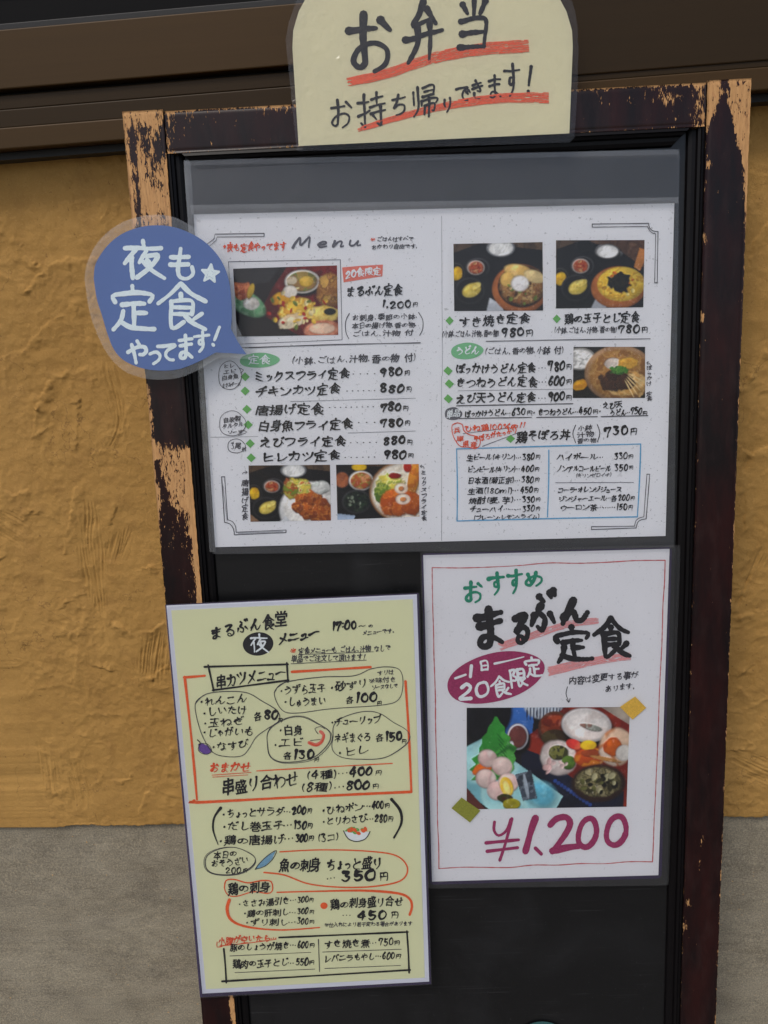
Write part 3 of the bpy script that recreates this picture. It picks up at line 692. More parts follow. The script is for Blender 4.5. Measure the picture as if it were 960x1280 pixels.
CR = [0, 0, 1.0]
def crop(x, y, s): CR[:] = [x, y, s]
def cp(pts): return [(CR[0]+CR[2]*x, CR[1]+CR[2]*y) for x, y in pts]
def glyph(I, ch, cx, cy, w, h, ang=0.0, sw=1.0, taper=.55, shear=-.08, jit=1.0, bold=.008):
    """everything in photo pixels"""
    ca, sa = math.cos(ang), math.sin(ang)
    ph = [rnd.uniform(0, 6.28) for _ in range(4)]
    def tf(p):
        x, y = p[:, 0]-50, p[:, 1]-50
        x = x+jit*(3.2*np.sin(y/26+ph[0])+1.4*np.sin(y/11+ph[1])); y = y+jit*(3.6*np.sin(x/24+ph[2])+1.3*np.sin(x/10+ph[3]))
        x, y = x*w/100, y*h/100; x = x+shear*(y)
        return np.stack([cx+x*ca-y*sa, cy+x*sa+y*ca], -1)
    st = strokes(ch)
    if st is None:
        v, f = font_glyph(ch, 0.0); q = tf(v); ex = min(max(0.0, sw-.062*h)*.5, .028*h)
        for ox, oy in (((-1, -.6), (1, -.6), (0, 1)) if ex > .12 else ((-.6, 0), (.6, 0))):
            I.tris(q+np.array([ox*max(ex, .08), oy*max(ex, .08)]), f)
        return
    for p in st:
        q = smooth_path(p, 9.0 if h < 14 else 4.5)
        I.ribbon(tf(q), sw*rnd.uniform(.88, 1.12), taper)
def gbox(I, ch, x0, y0, x1, y1, sw, taper=.6, shear=0.0, ang=0.0, jit=.6):
    I.mark('word'); s = CR[2]; cx, cy = CR[0]+s*(x0+x1)/2, CR[1]+s*(y0+y1)/2
    glyph(I, ch, cx, cy, s*(x1-x0)*.92, s*(y1-y0)*.92, ang, sw*s, taper, shear, jit)
def T(I, text, x0, y0, x1, y1, size, sw=None, taper=.42, shear=-.14, bold=None, jit=1.0):
    if len(text) > 1 or size*CR[2] > 12: I.mark('text')
    s = CR[2]; (X0, Y0), (X1, Y1) = cp([(x0, y0), (x1, y1)]); size *= s
    sw = size*.13 if sw is None else sw*s
    if bold is None: bold = max(0.0, (sw/size-.075)*.5)
    wd = [WID.get(c, 1.0) for c in text]; tot = sum(wd); Ln = math.hypot(X1-X0, Y1-Y0); ang = math.atan2(Y1-Y0, X1-X0)
    acc = 0
    for c, w in zip(text, wd):
        if c != ' ':
            t = (acc+w/2)/tot; cw = Ln*w/tot
            k = rnd.uniform(.90, 1.10)*(.72 if c == 'の' else 1.0)
            dg = c in '0123456789' and len(text) <= 5
            hh = size*k*(.88 if not ('\u4e00' <= c <= '\u9fff') else 1.0)
            if dg: hh *= 1.16
            gw = cw*(.93 if w < 1 else .96)*rnd.uniform(.93, 1.05)
            if c in '・…、。,.:': gw = cw
            glyph(I, c, X0+(X1-X0)*t+rnd.uniform(-.25, .25), Y0+(Y1-Y0)*t+rnd.uniform(-.08, .08)*size, gw, hh*.98, ang+rnd.uniform(-.09, .07), sw*(1.5 if dg and size > 10.3 else 1.25 if dg else 1.9 if c == '・' else 1.12), taper, shear, jit, bold)
        acc += w
def line(I, pts, w, taper=.9, rough=.05, sm=True, step=4.0):
    P = np.array(cp(pts)); Q = smooth_path(P, step) if sm else P
    if np.abs(Q.max(0)-Q.min(0)).max() > 24: I.mark('line')
    I.ribbon(Q, w*CR[2], taper, rough)
def path(I, pts, w, **k):
    for a_, b_ in zip(pts[:-1], pts[1:]): line(I, [a_, b_], w, **k)
def ellipse(cx, cy, rx, ry, rot=0, n=40, wob=0.0):
    r = math.radians(rot); out = []
    for i in range(n):
        a_ = 2*math.pi*i/n; k = 1+wob*math.sin(3*a_+1)+wob*.6*math.sin(5*a_+2)
        x, y = rx*math.cos(a_)*k, ry*math.sin(a_)*k
        out.append((cx+x*math.cos(r)-y*math.sin(r), cy+x*math.sin(r)+y*math.cos(r)))
    return out
def ring(I, cx, cy, rx, ry, w, rot=0, wob=.03):
    E = ellipse(cx, cy, rx, ry, rot, 36, wob); line(I, E+[E[0], E[1]], w, taper=.8)
def loop(I, pts, w): line(I, pts+[pts[0], pts[1]], w, taper=.85)
def crayon(I, pts, w0, w1, n=12):
    """dry crayon: many thin broken streaks side by side"""
    I.mark('stroke'); P = smooth_path(np.array(cp(pts)), 2.0); d = np.gradient(P, axis=0); ln = np.hypot(d[:, 0], d[:, 1])+1e-9
    N = np.stack([-d[:, 1]/ln, d[:, 0]/ln], -1); n_ = len(P); t = np.linspace(0, 1, n_); s = CR[2]
    for k in range(n):
        f = (k+.5)/n-.5; i0 = int(rnd.uniform(0, .06)*n_); 
        while i0 < n_-4:
            i1 = min(n_, i0+int(rnd.uniform(.25, .9)*n_))
            if i1-i0 > 3:
                seg = slice(i0, i1); wv = (w0+(w1-w0)*t[seg])*s
                q = P[seg]+N[seg]*(f*wv*1.05+.25*np.sin(np.arange(i1-i0)*.4+k))[:, None]
                I.ribbon(q, float(wv.mean())/n*rnd.uniform(.75, 1.5), .7, .25)
            i0 = i1+int(rnd.uniform(0, .03)*n_)+1

def bil(q, u, v):
    q = np.array(q, float); u = np.asarray(u)[..., None]; v = np.asarray(v)[..., None]
    return (q[0]*(1-u)+q[1]*u)*(1-v)+(q[3]*(1-u)+q[2]*u)*v
def sheet(name, outline, mat, parent, h, thick=.00015):
    """a paper or film cut to an outline given in photo pixels, with real thickness"""
    A = np.array(outline, float); n = len(A)
    V = np.concatenate([at(A[:, 0], A[:, 1], h), at(A[:, 0], A[:, 1], h)+nb*thick])
    Fc = [tuple(range(n)), tuple(range(2*n-1, n-1, -1))]+[(i, i+n, (i+1) % n+n, (i+1) % n) for i in range(n)]
    return mesh(name, V, Fc, mat, parent)
def film(name, outline, mat, parent, h):
    A = np.array(outline, float); X_, Y_ = A[:, 0], A[:, 1]
    if np.sum(X_*np.roll(Y_, -1)-np.roll(X_, -1)*Y_) > 0: A = A[::-1]      # face the viewer's side
    return mesh(name, at(A[:, 0], A[:, 1], h), [tuple(range(len(A)))], mat, parent)
def rounded(q, r=8, n=4):
    q = np.array(q, float); out = []
    for i in range(4):
        p, a_, b_ = q[i], q[i-1], q[(i+1) % 4]
        da = (a_-p)/np.linalg.norm(a_-p)*r; db_ = (b_-p)/np.linalg.norm(b_-p)*r
        for k in range(n+1):
            t = k/n; out.append(tuple((p+da)*(1-t)**2+2*p*t*(1-t)+(p+db_)*t*t))
    return out

def margin(outer, inner, mat, parent, h):
    """sealed rim of a laminate pouch: the band between two four-cornered outlines"""
    V = [tuple(p) for p in outer]+[tuple(p) for p in inner]; A = np.array(V, float)
    mesh('sealed_rim', at(A[:, 0], A[:, 1], h), [(i, i+4, (i+1) % 4+4, (i+1) % 4) for i in range(4)], mat, parent)

# ------------------------------------------------------------------ printed food pictures
class Paint:
    def __init__(s, w, h, bgc):
        s.w, s.h = w, h; s.x, s.y = np.meshgrid((np.arange(w)+.5)/w, (np.arange(h)+.5)/h); s.asp = h/w
        n_ = fbm(s.x*10, s.y*10, 1, 4, 2)[..., None]
        s.a = lin(np.array(bgc))*np.ones((h, w, 1))*(.6+.8*n_)
    def _put(s, m_, col): s.a = s.a*(1-m_[..., None])+col*m_[..., None]
    def tex(s, cols, sc, seed, contrast=1.0):
        cols = [lin(np.array(c)) for c in cols]
        n_ = np.clip((fbm(s.x, s.y*s.asp, sc, 3, seed)-.5)*2.6+.5, 0, .9999)*len(cols); n_ = n_-.5; n_ = np.clip(n_, 0, len(cols)-1.001); i = n_.astype(int)
        fr = np.clip((n_-i)*1.8-.4, 0, 1)[..., None]; ca_ = np.array(cols)
        base = ca_[i]*(1-fr)+ca_[np.minimum(i+1, len(cols)-1)]*fr
        base = base*.68+ca_.mean(0)*.32
        sh = .70+.40*fbm(s.x, s.y*s.asp, sc*.6, 3, seed+5)+.18*fbm(s.x, s.y*s.asp, sc*3, 3, seed+6)
        return base*sh[..., None]
    def ell(s, cx, cy, rx, ry, cols, rot=0, sc=20, soft=.12, seed=1, wob=0.0, shade=.22):
        if not isinstance(cols, list): cols = [cols]
        r = math.radians(rot); dx, dy = s.x-cx, (s.y-cy)*s.asp; ry *= s.asp
        u = (dx*math.cos(r)+dy*math.sin(r))/rx; v = (-dx*math.sin(r)+dy*math.cos(r))/ry
        d = np.hypot(u, v)+wob*(fbm(s.x, s.y*s.asp, sc*.7, 3, seed+9)-.5)*2
        m_ = np.clip((1-d)/soft+.5, 0, 1); c = s.tex(cols, sc, seed)
        c = c*(1-.42*np.clip((d-.70)/.30, 0, 1)**1.5*np.clip(.65+.5*(v+u*.5), .15, 1))[..., None]
        if min(rx, ry) > .05: c = c*(1+.20*np.clip(1-np.hypot(u+.35, v+.45)/.6, 0, 1))[..., None]
        if shade: c = c*(1-shade*np.clip(v*.5+.5+u*.2, 0, 1))[..., None]
        s._put(m_, c)
    def poly(s, pts, cols, sc=20, seed=1):
        if not isinstance(cols, list): cols = [cols]
        m_ = np.zeros_like(s.x, bool); n = len(pts); j = n-1
        for i in range(n):
            xi, yi = pts[i]; xj, yj = pts[j]
            c = ((yi > s.y) != (yj > s.y)) & (s.x < (xj-xi)*(s.y-yi)/((yj-yi) or 1e-9)+xi); m_ ^= c; j = i
        s._put(m_.astype(float), s.tex(cols, sc, seed))
    def dish(s, cx, cy, rx, ry, rim, inner, rot=0, t=.86):
        s.ell(cx+.012, cy+.035, rx*1.06, ry*1.06, (14, 12, 12), rot, soft=.25, shade=0)
        s.ell(cx, cy, rx, ry, rim, rot, soft=.06, shade=.35); s.ell(cx, cy, rx*t, ry*t, inner, rot, soft=.08, shade=-.1)
    def crumbs(s, cx, cy, rx, ry, cols, n, size, seed=1, rot=None):
        r_ = random.Random(seed)
        for k in range(n):
            a_ = r_.uniform(0, 6.28); q = math.sqrt(r_.random())
            s.ell(cx+rx*q*math.cos(a_), cy+ry*q*math.sin(a_), size*r_.uniform(.6, 1.4), size*r_.uniform(.4, 1.0)/s.asp*1.0, r_.choice(cols), r_.uniform(0, 180) if rot is None else rot+r_.uniform(-15, 15), soft=.35, seed=k, shade=.4)
BLK, CHR, WHT = (24, 22, 24), (44, 42, 44), (226, 226, 222)
def tray_common(p, kx=.32, ky=.40, ex=.20, ey=.78, yx=.05, yy=.52, rice=(.5, .07)):
    p.poly([(0, 0), (1, 0), (1, .12), (.3, .0), (0, .14)], [(88, 70, 54), (66, 52, 42), (104, 84, 64)], 9, 4)
    p.dish(rice[0], rice[1], .16, .13, (150, 152, 156), [(236, 236, 232), (214, 214, 212)])
    p.dish(kx, ky, .135, .145, (84, 82, 84), (36, 32, 32)); p.dish(kx-.02, ky, .10, .11, (206, 196, 188), [(176, 84, 50), (206, 132, 90), (150, 54, 34), (214, 170, 120)], t=.84)
    p.crumbs(kx, ky, .07, .06, [(206, 96, 52), (166, 60, 34), (226, 176, 120)], 16, .02, 3)
    p.dish(yx, yy, .10, .16, (70, 66, 64), (28, 26, 24)); p.ell(yx, yy, .07, .10, [(226, 190, 40), (206, 160, 30)], wob=.3)
    p.dish(ex, ey, .17, .20, (60, 58, 60), (20, 20, 20)); p.ell(ex+.02, ey-.01, .11, .10, [(228, 206, 96), (240, 222, 130), (206, 176, 66)], -24, 14, shade=.35)
    p.ell(ex+.06, ey-.07, .07, .05, [(240, 226, 140), (226, 200, 90)], -24)
def food(k, w, h):
    if k == 1:
        p = Paint(w, h, (40, 28, 24)); p.poly([(.38, .28), (.52, 0), (1, 0), (1, 1), (.62, 1), (.30, .72), (.28, .55)], [(112, 26, 26), (136, 34, 30), (84, 20, 20)], 9, 2)
        p.poly([(0, 0), (.45, 0), (.34, .22), (0, .26)], [(58, 54, 54), (40, 36, 38)], 8, 3)
        p.ell(.10, .50, .22, .17, [(120, 176, 130), (158, 196, 158), (90, 146, 100)], 30, 12); p.ell(.07, .33, .10, .13, [(196, 110, 70), (222, 150, 100), (160, 66, 40)], wob=.3); p.ell(.16, .52, .08, .09, [(236, 232, 226), (214, 206, 198)], wob=.2)
        p.ell(.16, .34, .03, .12, (200, 170, 60), 20); p.dish(.66, .22, .17, .17, (236, 232, 226), [(150, 110, 70), (96, 128, 66), (176, 150, 80)]); p.ell(.70, .22, .07, .08, [(206, 170, 50), (222, 190, 90)]); p.ell(.56, .20, .05, .06, [(226, 214, 190), (200, 176, 140)])
        p.ell(.45, .46, .10, .10, [(228, 178, 40), (206, 150, 30)], wob=.35); p.ell(.54, .36, .07, .09, (236, 230, 220)); p.ell(.60, .64, .17, .17, [(232, 196, 70), (222, 176, 60), (240, 222, 130), (196, 140, 40)], -10, 16, wob=.4); p.ell(.56, .78, .14, .10, [(236, 226, 200), (214, 190, 150)], -12, wob=.3)
        p.ell(.92, .36, .13, .26, [(150, 100, 50), (190, 140, 70), (110, 66, 36), (206, 170, 90)], 10, 16, wob=.2); p.ell(.84, .70, .16, .12, [(238, 218, 130), (222, 186, 90)], wob=.3); p.ell(.92, .66, .06, .05, (34, 40, 34)); p.ell(.84, .92, .18, .14, [(222, 160, 130), (196, 120, 90)], -4); p.ell(.84, .90, .13, .08, [(236, 190, 160), (240, 214, 190)])
        p.crumbs(.62, .60, .3, .3, [(236, 200, 80), (246, 232, 180), (190, 50, 34), (120, 140, 60)], 34, .022, 4)
    elif k == 2:
        p = Paint(w, h, BLK); tray_common(p, .30, .38, .20, .76, .06, .50, (.55, .10)); p.poly([(0, .85), (.12, 1), (0, 1)], [(140, 110, 84)], 8, 2)
        p.dish(.76, .80, .40, .50, (232, 232, 230), [(222, 220, 214), (238, 236, 232)]); p.ell(.62, .42, .2, .18, [(222, 206, 90), (150, 176, 60), (240, 232, 170), (196, 60, 40)], 20, 22, wob=.4); p.ell(.50, .46, .10, .14, [(110, 150, 50), (190, 60, 36), (200, 196, 90)], wob=.5)
        for cx, cy, r in ((.66, .64, .11), (.80, .60, .11), (.90, .74, .11), (.70, .82, .12), (.84, .88, .13), (.58, .76, .08), (.96, .90, .1)): p.ell(cx, cy, r, r*1.25, [(196, 110, 40), (160, 78, 26), (222, 150, 70), (134, 60, 22)], 20, 18, wob=.3, seed=int(cx*90), shade=.45)
        p.ell(.88, .40, .12, .12, [(236, 236, 232), (200, 206, 200)], wob=.2); p.poly([(.36, 1), (.44, .90), (.50, 1)], (206, 208, 210))
    elif k == 3:
        p = Paint(w, h, BLK); p.poly([(.1, 0), (1, 0), (1, .1), (.5, .04)], [(88, 66, 50)], 8, 2); p.dish(.07, .28, .10, .16, (66, 60, 60), [(146, 90, 60), (176, 110, 70)]); p.ell(.28, .05, .09, .07, [(226, 190, 40)])
        p.dish(.30, .30, .15, .18, (232, 230, 226), [(176, 70, 40), (150, 150, 60), (222, 160, 120)]); p.dish(.24, .68, .18, .22, (70, 70, 72), [(26, 40, 34), (50, 66, 46), (20, 22, 24)]); p.crumbs(.24, .68, .11, .12, [(150, 160, 140), (40, 70, 44), (20, 24, 22)], 16, .02, 6); p.poly([(0, .88), (.22, .93), (.2, 1), (0, 1)], [(170, 186, 206)], 6, 2)
        p.dish(.80, .52, .40, .56, (206, 150, 96), [(226, 216, 196), (238, 232, 220)], t=.95); p.ell(.66, .34, .17, .18, [(230, 214, 90), (244, 236, 170), (150, 170, 60)], 10, 22, wob=.4); p.ell(.56, .54, .12, .18, [(110, 140, 50), (180, 190, 90), (70, 110, 40)], wob=.5); p.ell(.70, .22, .08, .06, [(150, 34, 28)], wob=.3)
        p.ell(.93, .30, .07, .36, [(226, 160, 60), (200, 120, 40)], 10, 18, shade=.3); p.ell(.72, .72, .20, .26, [(206, 110, 36), (230, 146, 60), (170, 80, 26)], -10, 18, wob=.15, shade=.4); p.ell(.90, .74, .13, .22, [(216, 124, 44), (190, 96, 30)], wob=.2, shade=.4)
        p.ell(.78, .46, .08, .10, (240, 224, 206)); p.ell(.80, .66, .09, .10, (240, 226, 210)); p.ell(.80, .66, .04, .045, (214, 150, 96)); p.ell(.78, .46, .035, .045, (206, 140, 90)); p.ell(.86, .06, .05, .1, (196, 50, 30))
    elif k == 4:
        p = Paint(w, h, BLK); tray_common(p, .27, .36, .18, .70, .03, .44, (.53, .08)); p.poly([(.36, 1), (.40, .80), (.52, .9), (.56, 1)], [(176, 180, 186), (200, 204, 208)], 6, 3)
        p.ell(.74, .68, .31, .36, [(176, 108, 56), (196, 128, 70)], 0, 6, soft=.05); p.ell(.76, .64, .27, .31, [(66, 40, 26)], soft=.05); p.ell(.76, .62, .25, .28, [(150, 104, 60), (190, 146, 90), (110, 70, 40), (206, 176, 120)], 0, 24, wob=.15)
        p.ell(.72, .42, .16, .10, [(222, 186, 110), (236, 206, 140)], 12); p.ell(.90, .50, .12, .09, [(236, 214, 160)], 20); p.ell(.60, .54, .08, .11, [(226, 190, 110)]); p.crumbs(.76, .74, .2, .16, [(120, 140, 60), (146, 96, 56), (90, 60, 36), (206, 170, 120)], 40, .022, 8); p.ell(.74, .60, .10, .115, [(240, 238, 236), (226, 224, 224)], soft=.2)
    elif k == 5:
        p = Paint(w, h, BLK); tray_common(p, .30, .38, .23, .70, .05, .56, (.60, .17)); p.poly([(.3, 0), (1, 0), (1, .42), (.7, .14)], [(92, 66, 50), (72, 50, 38), (110, 82, 62)], 10, 5); p.dish(.58, .17, .14, .11, (120, 118, 118), [(238, 238, 236), (216, 216, 214)]); p.dish(.32, .08, .10, .09, (50, 48, 48), (16, 14, 14)); p.poly([(.40, 1), (.46, .84), (.56, .95), (.58, 1)], [(166, 170, 176)], 6, 3)
        p.poly([(.88, .40), (.94, .12), (1, .14), (1, .30), (.95, .46)], [(190, 130, 70)], 5, 2); p.ell(.71, .70, .31, .31, [(176, 108, 54), (196, 128, 70)], soft=.05); p.ell(.74, .65, .27, .255, [(226, 190, 60), (240, 216, 100), (206, 156, 40), (236, 206, 90)], 0, 12, soft=.05)
        p.crumbs(.74, .65, .2, .18, [(240, 226, 150), (214, 120, 40), (226, 190, 60), (196, 150, 50)], 34, .022, 5); p.ell(.72, .62, .12, .13, [(28, 26, 20), (50, 44, 24)], 0, 20, wob=.55); p.crumbs(.72, .62, .14, .14, [(24, 22, 18)], 14, .03, 9)
    elif k == 6:
        p = Paint(w, h, (34, 30, 28)); p.dish(.10, .24, .22, .22, (160, 158, 152), [(236, 234, 230), (216, 214, 210)]); p.crumbs(.10, .24, .14, .14, [(244, 244, 240), (206, 204, 200)], 20, .03, 2); p.dish(.12, .76, .16, .2, (50, 46, 40), (26, 24, 22)); p.ell(.10, .74, .10, .10, [(232, 180, 30), (214, 150, 20)], -20, wob=.3)
        p.ell(.64, .52, .48, .55, [(166, 130, 96), (190, 156, 120)], 0, 5, soft=.04); p.ell(.65, .54, .43, .49, [(176, 130, 70), (200, 160, 96), (150, 104, 54)], 0, 10); p.ell(.84, .72, .16, .22, [(226, 196, 140), (206, 160, 90)], 30, 20, wob=.4); p.ell(.70, .84, .22, .12, [(222, 190, 130), (196, 150, 80)], 0, 20, wob=.3)
        p.ell(.58, .66, .22, .20, [(74, 44, 26), (96, 58, 34), (50, 28, 18)], 0, 20, wob=.35); p.ell(.74, .70, .12, .12, [(66, 38, 22), (90, 52, 30)], wob=.3); p.ell(.56, .33, .13, .11, [(238, 230, 222), (220, 206, 194)], wob=.15); p.ell(.76, .32, .14, .12, [(222, 180, 80), (200, 150, 54)], 0, 30, wob=.3); p.ell(.64, .46, .14, .08, [(70, 130, 50), (110, 160, 70), (40, 90, 34)], 0, 30, wob=.45)
        for k2 in range(5): p.ell(.90-.03*k2, .62+.05*k2, .14, .012, (238, 214, 160), 30+8*k2)
    else:
        p = Paint(w, h, (34, 30, 34)); p.poly([(.24, 0), (.42, 0), (.40, .28), (.24, .30)], [(60, 110, 176), (84, 130, 190)], 5, 2); p.ell(.10, .04, .18, .30, [(28, 28, 36), (20, 20, 26)]); p.poly([(.72, 0), (1, 0), (1, .2), (.86, .1)], [(150, 140, 130), (170, 160, 148)], 6, 2)
        p.ell(.47, -.02, .12, .14, [(206, 214, 222)]); 
        for k2 in range(11): p.ell(.37+.02*k2, .06, .004, .07, (60, 70, 96))
        p.poly([(.36, .30), (.52, .12), (.60, 0), (.82, 0), (1, .18), (1, 1), (.80, 1), (.36, .52)], [(132, 42, 30), (160, 58, 36), (110, 32, 26)], 7, 4)
        p.poly([(.34, .40), (.44, .46), (.80, .86), (.98, .84), (.98, 1), (.60, 1), (.34, .60)], [(22, 24, 40), (30, 36, 60)], 8, 5)
        for k2 in range(12): p.ell(.55+.020*k2, .73+.022*k2, .012, .02, (54, 84, 150), 30)
        p.poly([(0, .38), (.10, .30), (.60, .88), (.56, 1), (.14, 1), (0, .82)], [(150, 196, 200), (176, 212, 210), (120, 176, 186)], 5, 3); p.poly([(0, .78), (.12, 1), (0, 1)], [(110, 60, 54)], 5, 2)
        p.ell(.46, .86, .10, .12, [(110, 186, 206), (140, 206, 220)], 20, soft=.5); p.dish(.315, .29, .065, .13, (226, 226, 232), (120, 70, 66)); p.ell(.27, .40, .02, .07, (226, 226, 230), 10)
        r_ = random.Random(5); lf = []
        for side in (-1, 1):
            pts_ = []
            for k2 in range(13):
                t_ = k2/12; wd_ = .14*math.sin(math.pi*min(1, t_*.62+.02))**1.1*(1 if k2 % 2 == 0 else .80)*r_.uniform(.9, 1.1)
                pts_.append((.18+.02*math.sin(t_*3)-.03*t_+side*wd_, .09+.62*t_))
            lf += pts_[::-1] if side < 0 else pts_
        p.poly(lf, [(50, 136, 56), (84, 170, 74), (34, 104, 44), (104, 186, 92)], 7, 6)
        for k2 in range(6):
            p.ell(.14+.01*k2, .30+.05*k2, .04, .004, (76, 156, 74), -50); p.ell(.21+.006*k2, .30+.05*k2, .04, .004, (40, 112, 48), 50)
        p.ell(.10, .60, .07, .06, [(236, 130, 40), (226, 106, 30)], -20, wob=.3)
        for cx, cy, r in ((.13, .50, .06), (.22, .58, .065), (.12, .70, .065), (.19, .82, .065), (.26, .74, .065)): p.ell(cx, cy, r, r*1.45, [(236, 214, 206), (224, 190, 186), (240, 230, 224)], 20, 8, shade=.3, seed=int(cx*99)); 
        p.ell(.25, .78, .04, .10, [(240, 196, 60), (246, 220, 110)], -20); p.ell(.25, .79, .02, .07, (250, 232, 150), -20); p.ell(.24, .90, .05, .05, [(90, 40, 30), (60, 70, 30)], wob=.4); p.ell(.28, .95, .06, .055, [(190, 180, 40), (160, 150, 30)], wob=.3)
        p.poly([(.30, .66), (.40, .62), (.44, .90), (.35, .92)], [(70, 78, 92), (130, 140, 150), (44, 50, 62)], 22, 7); p.ell(.37, .78, .012, .13, (176, 186, 196), -12)
        p.dish(.54, .20, .10, .16, (110, 70, 50), [(120, 50, 30), (150, 76, 40)]); p.ell(.54, .14, .08, .06, [(190, 90, 50), (120, 40, 28)]); p.ell(.54, .30, .08, .08, [(70, 50, 30), (96, 84, 50)])
        p.dish(.735, .18, .155, .17, (232, 228, 226), [(216, 206, 200), (226, 222, 218)], 8, .9); p.ell(.76, .20, .07, .03, [(150, 160, 150), (200, 206, 196), (150, 96, 80)], 14, wob=.3)
        p.ell(.57, .50, .12, .17, [(230, 222, 216), (214, 200, 196)], 30, wob=.12); p.ell(.57, .45, .06, .07, [(60, 60, 40), (150, 150, 80), (30, 30, 26)], wob=.4); p.ell(.63, .55, .045, .07, [(110, 140, 60), (70, 110, 44)]); p.crumbs(.55, .58, .07, .06, [(236, 210, 206), (226, 190, 186)], 10, .02, 2)
        p.ell(.76, .50, .10, .10, [(222, 130, 40), (236, 160, 60), (190, 70, 34)], -4, 10, wob=.1, shade=.3); p.ell(.66, .37, .05, .05, [(214, 60, 60), (226, 120, 90)], 20); p.ell(.75, .38, .05, .05, [(236, 200, 50)]); p.ell(.76, .46, .07, .04, [(176, 90, 50), (140, 60, 34)], wob=.4)
        p.ell(.92, .40, .11, .19, [(230, 206, 180), (214, 130, 60), (240, 230, 216)], 0, 9, wob=.1); p.ell(.90, .40, .06, .10, [(222, 120, 40), (200, 90, 30)], wob=.3); p.ell(.97, .46, .05, .08, [(240, 236, 228)]); p.ell(.86, .52, .10, .02, (200, 150, 90), 12)
        p.ell(.82, .76, .17, .19, [(60, 40, 34), (76, 50, 40)]); p.ell(.82, .75, .14, .15, [(96, 90, 60), (150, 140, 100), (60, 56, 36), (190, 180, 140)], 0, 34, wob=.1); p.crumbs(.82, .75, .11, .11, [(206, 200, 160), (70, 66, 40), (120, 120, 70), (30, 28, 22)], 36, .02, 3)
    a = p.a
    for _ in range(1): a = (a*2+np.roll(a, 1, 0)+np.roll(a, -1, 0)+np.roll(a, 1, 1)+np.roll(a, -1, 1))/6
    lum = a.mean(-1); dx = np.gradient(lum, axis=1); dy = np.gradient(lum, axis=0)
    a = a*(1+np.clip(-(dx+dy)*2.0, -.3, .35))[..., None]                # relief of the food as the camera flash saw it
    g = fbm(p.x, p.y*p.asp, 45, 3, 6); lowg = fbm(p.x, p.y, 3, 2, 17); a = a*(.72+.5*lowg)[..., None]; sp_ = np.clip(fbm(p.x, p.y*p.asp, 38, 3, 11)-.66, 0, 1)*3.0*np.clip(lum*4, 0, 1)
    a = a*(.88+.22*g)[..., None]+sp_[..., None]*.22*(lum < .3)[..., None]
    a = (a*1.12)**1.18
    return np.clip(a, 0, 1)
def photo(k, quad, parent, h, res=1.0, gain=1.0):
    q = np.array(cp(quad)); w = max(24, int(np.linalg.norm(q[1]-q[0])*res)); hh = max(16, int(np.linalg.norm(q[3]-q[0])*res))
    img = food(k, w, hh)
    u, v = np.meshgrid(np.linspace(0, 1, w), np.linspace(0, 1, hh)); P = bil(q, u, v).reshape(-1, 2)
    col = np.concatenate([np.clip(img*gain, 0, .9), np.ones((hh, w, 1))], -1).reshape(-1, 4)
    return mesh('food_photo', at(P[:, 0], P[:, 1], h), grid_faces(w, hh), MAT['print'], parent, attrs={'print': ('FLOAT_COLOR', col)})
class Pens(dict):
    def __missing__(s, k): s[k] = Ink(); return s[k]
NAMES = dict(black='lettering', thin='pen_lettering', grey='grey_lettering', red='red_lettering', orange='orange_line', redline='border_line', pink='crayon_stroke', crayon='crayon_stroke',
             green='green_badge', leaf='diamond_bullet', teal='green_lettering', maroon='maroon_lettering', salmon='red_badge', bluepen='blue_frame_line', wink='white_lettering', chalk='white_lettering',
             violet='eggplant_drawing', cyan='fish_drawing', dim='pen_line', badge='dark_badge')
def build_pens(P, parent, h0, order):
    for i, k in enumerate(order):
        if k in P: P[k].build(NAMES.get(k, k), MAT[{'dim': 'grey', 'badge': 'grey'}.get(k, k)], parent, h0+.00004*(i+1))
def thing(name, label, cat, px, py, h):
    o = empty(name, at(px, py, h)); return tag(o, label, cat)

# ------------------------------------------------------------------ large menu sheet
HM = PH+.004
mn = thing('menu_sheet', 'large landscape white set-meal menu with six food photos, laminated, upper half of the board', 'menu', 550, 684, HM)
sheet('backing_fringe_sheet', rounded([(229, 201), (849, 187), (842, 686), (264, 693)], 7), m_simple('grey_backing', (40, 40, 42), .6), mn, HM-.0012)
sheet('paper', [(242, 268), (843, 254), (832, 670), (269, 684)], MAT['white'], mn, HM)
P = Pens(); ME = [(242, 268), (843, 254)]
B, TH, RD = P['black'], P['thin'], P['red']
crop(230, 240, .3229)
T(RD, '*夜も定食やってます', 148, 216, 398, 210, 36, 5, jit=1.2)
for ch, b_ in zip('Menu', ((418, 168, 502, 222), (512, 182, 565, 218), (572, 178, 628, 218), (632, 176, 690, 214))): gbox(P['grey'], ch, *b_, 8.5, .7, -.25)
T(RD, '※', 720, 183, 742, 183, 18, 3); T(TH, 'ごはんはすべて', 746, 184, 890, 181, 20, 3); T(TH, 'おかわり自由です。', 725, 214, 908, 210, 20, 3)
line(P['dim'], [(172, 270), (605, 262)], 2.5); line(P['dim'], [(605, 262), (612, 572)], 2.5); line(P['dim'], [(172, 270), (190, 590)], 2); line(P['dim'], [(190, 590), (612, 572)], 2)
P['salmon'].poly(cp([(612, 292), (680, 286), (770, 281), (768, 326), (690, 338), (618, 350)])); T(P['wink'], '20食限定', 624, 322, 764, 304, 32, 5)
T(B, 'まるぶん定食', 628, 388, 846, 378, 44, 6.5); T(B, '1,200', 766, 436, 882, 434, 28, 6.5); T(B, '円', 886, 436, 906, 436, 18, 3.2)
line(TH, [(640, 470), (626, 500), (626, 540), (638, 568)], 3); line(TH, [(908, 466), (924, 495), (924, 530), (912, 555)], 3)
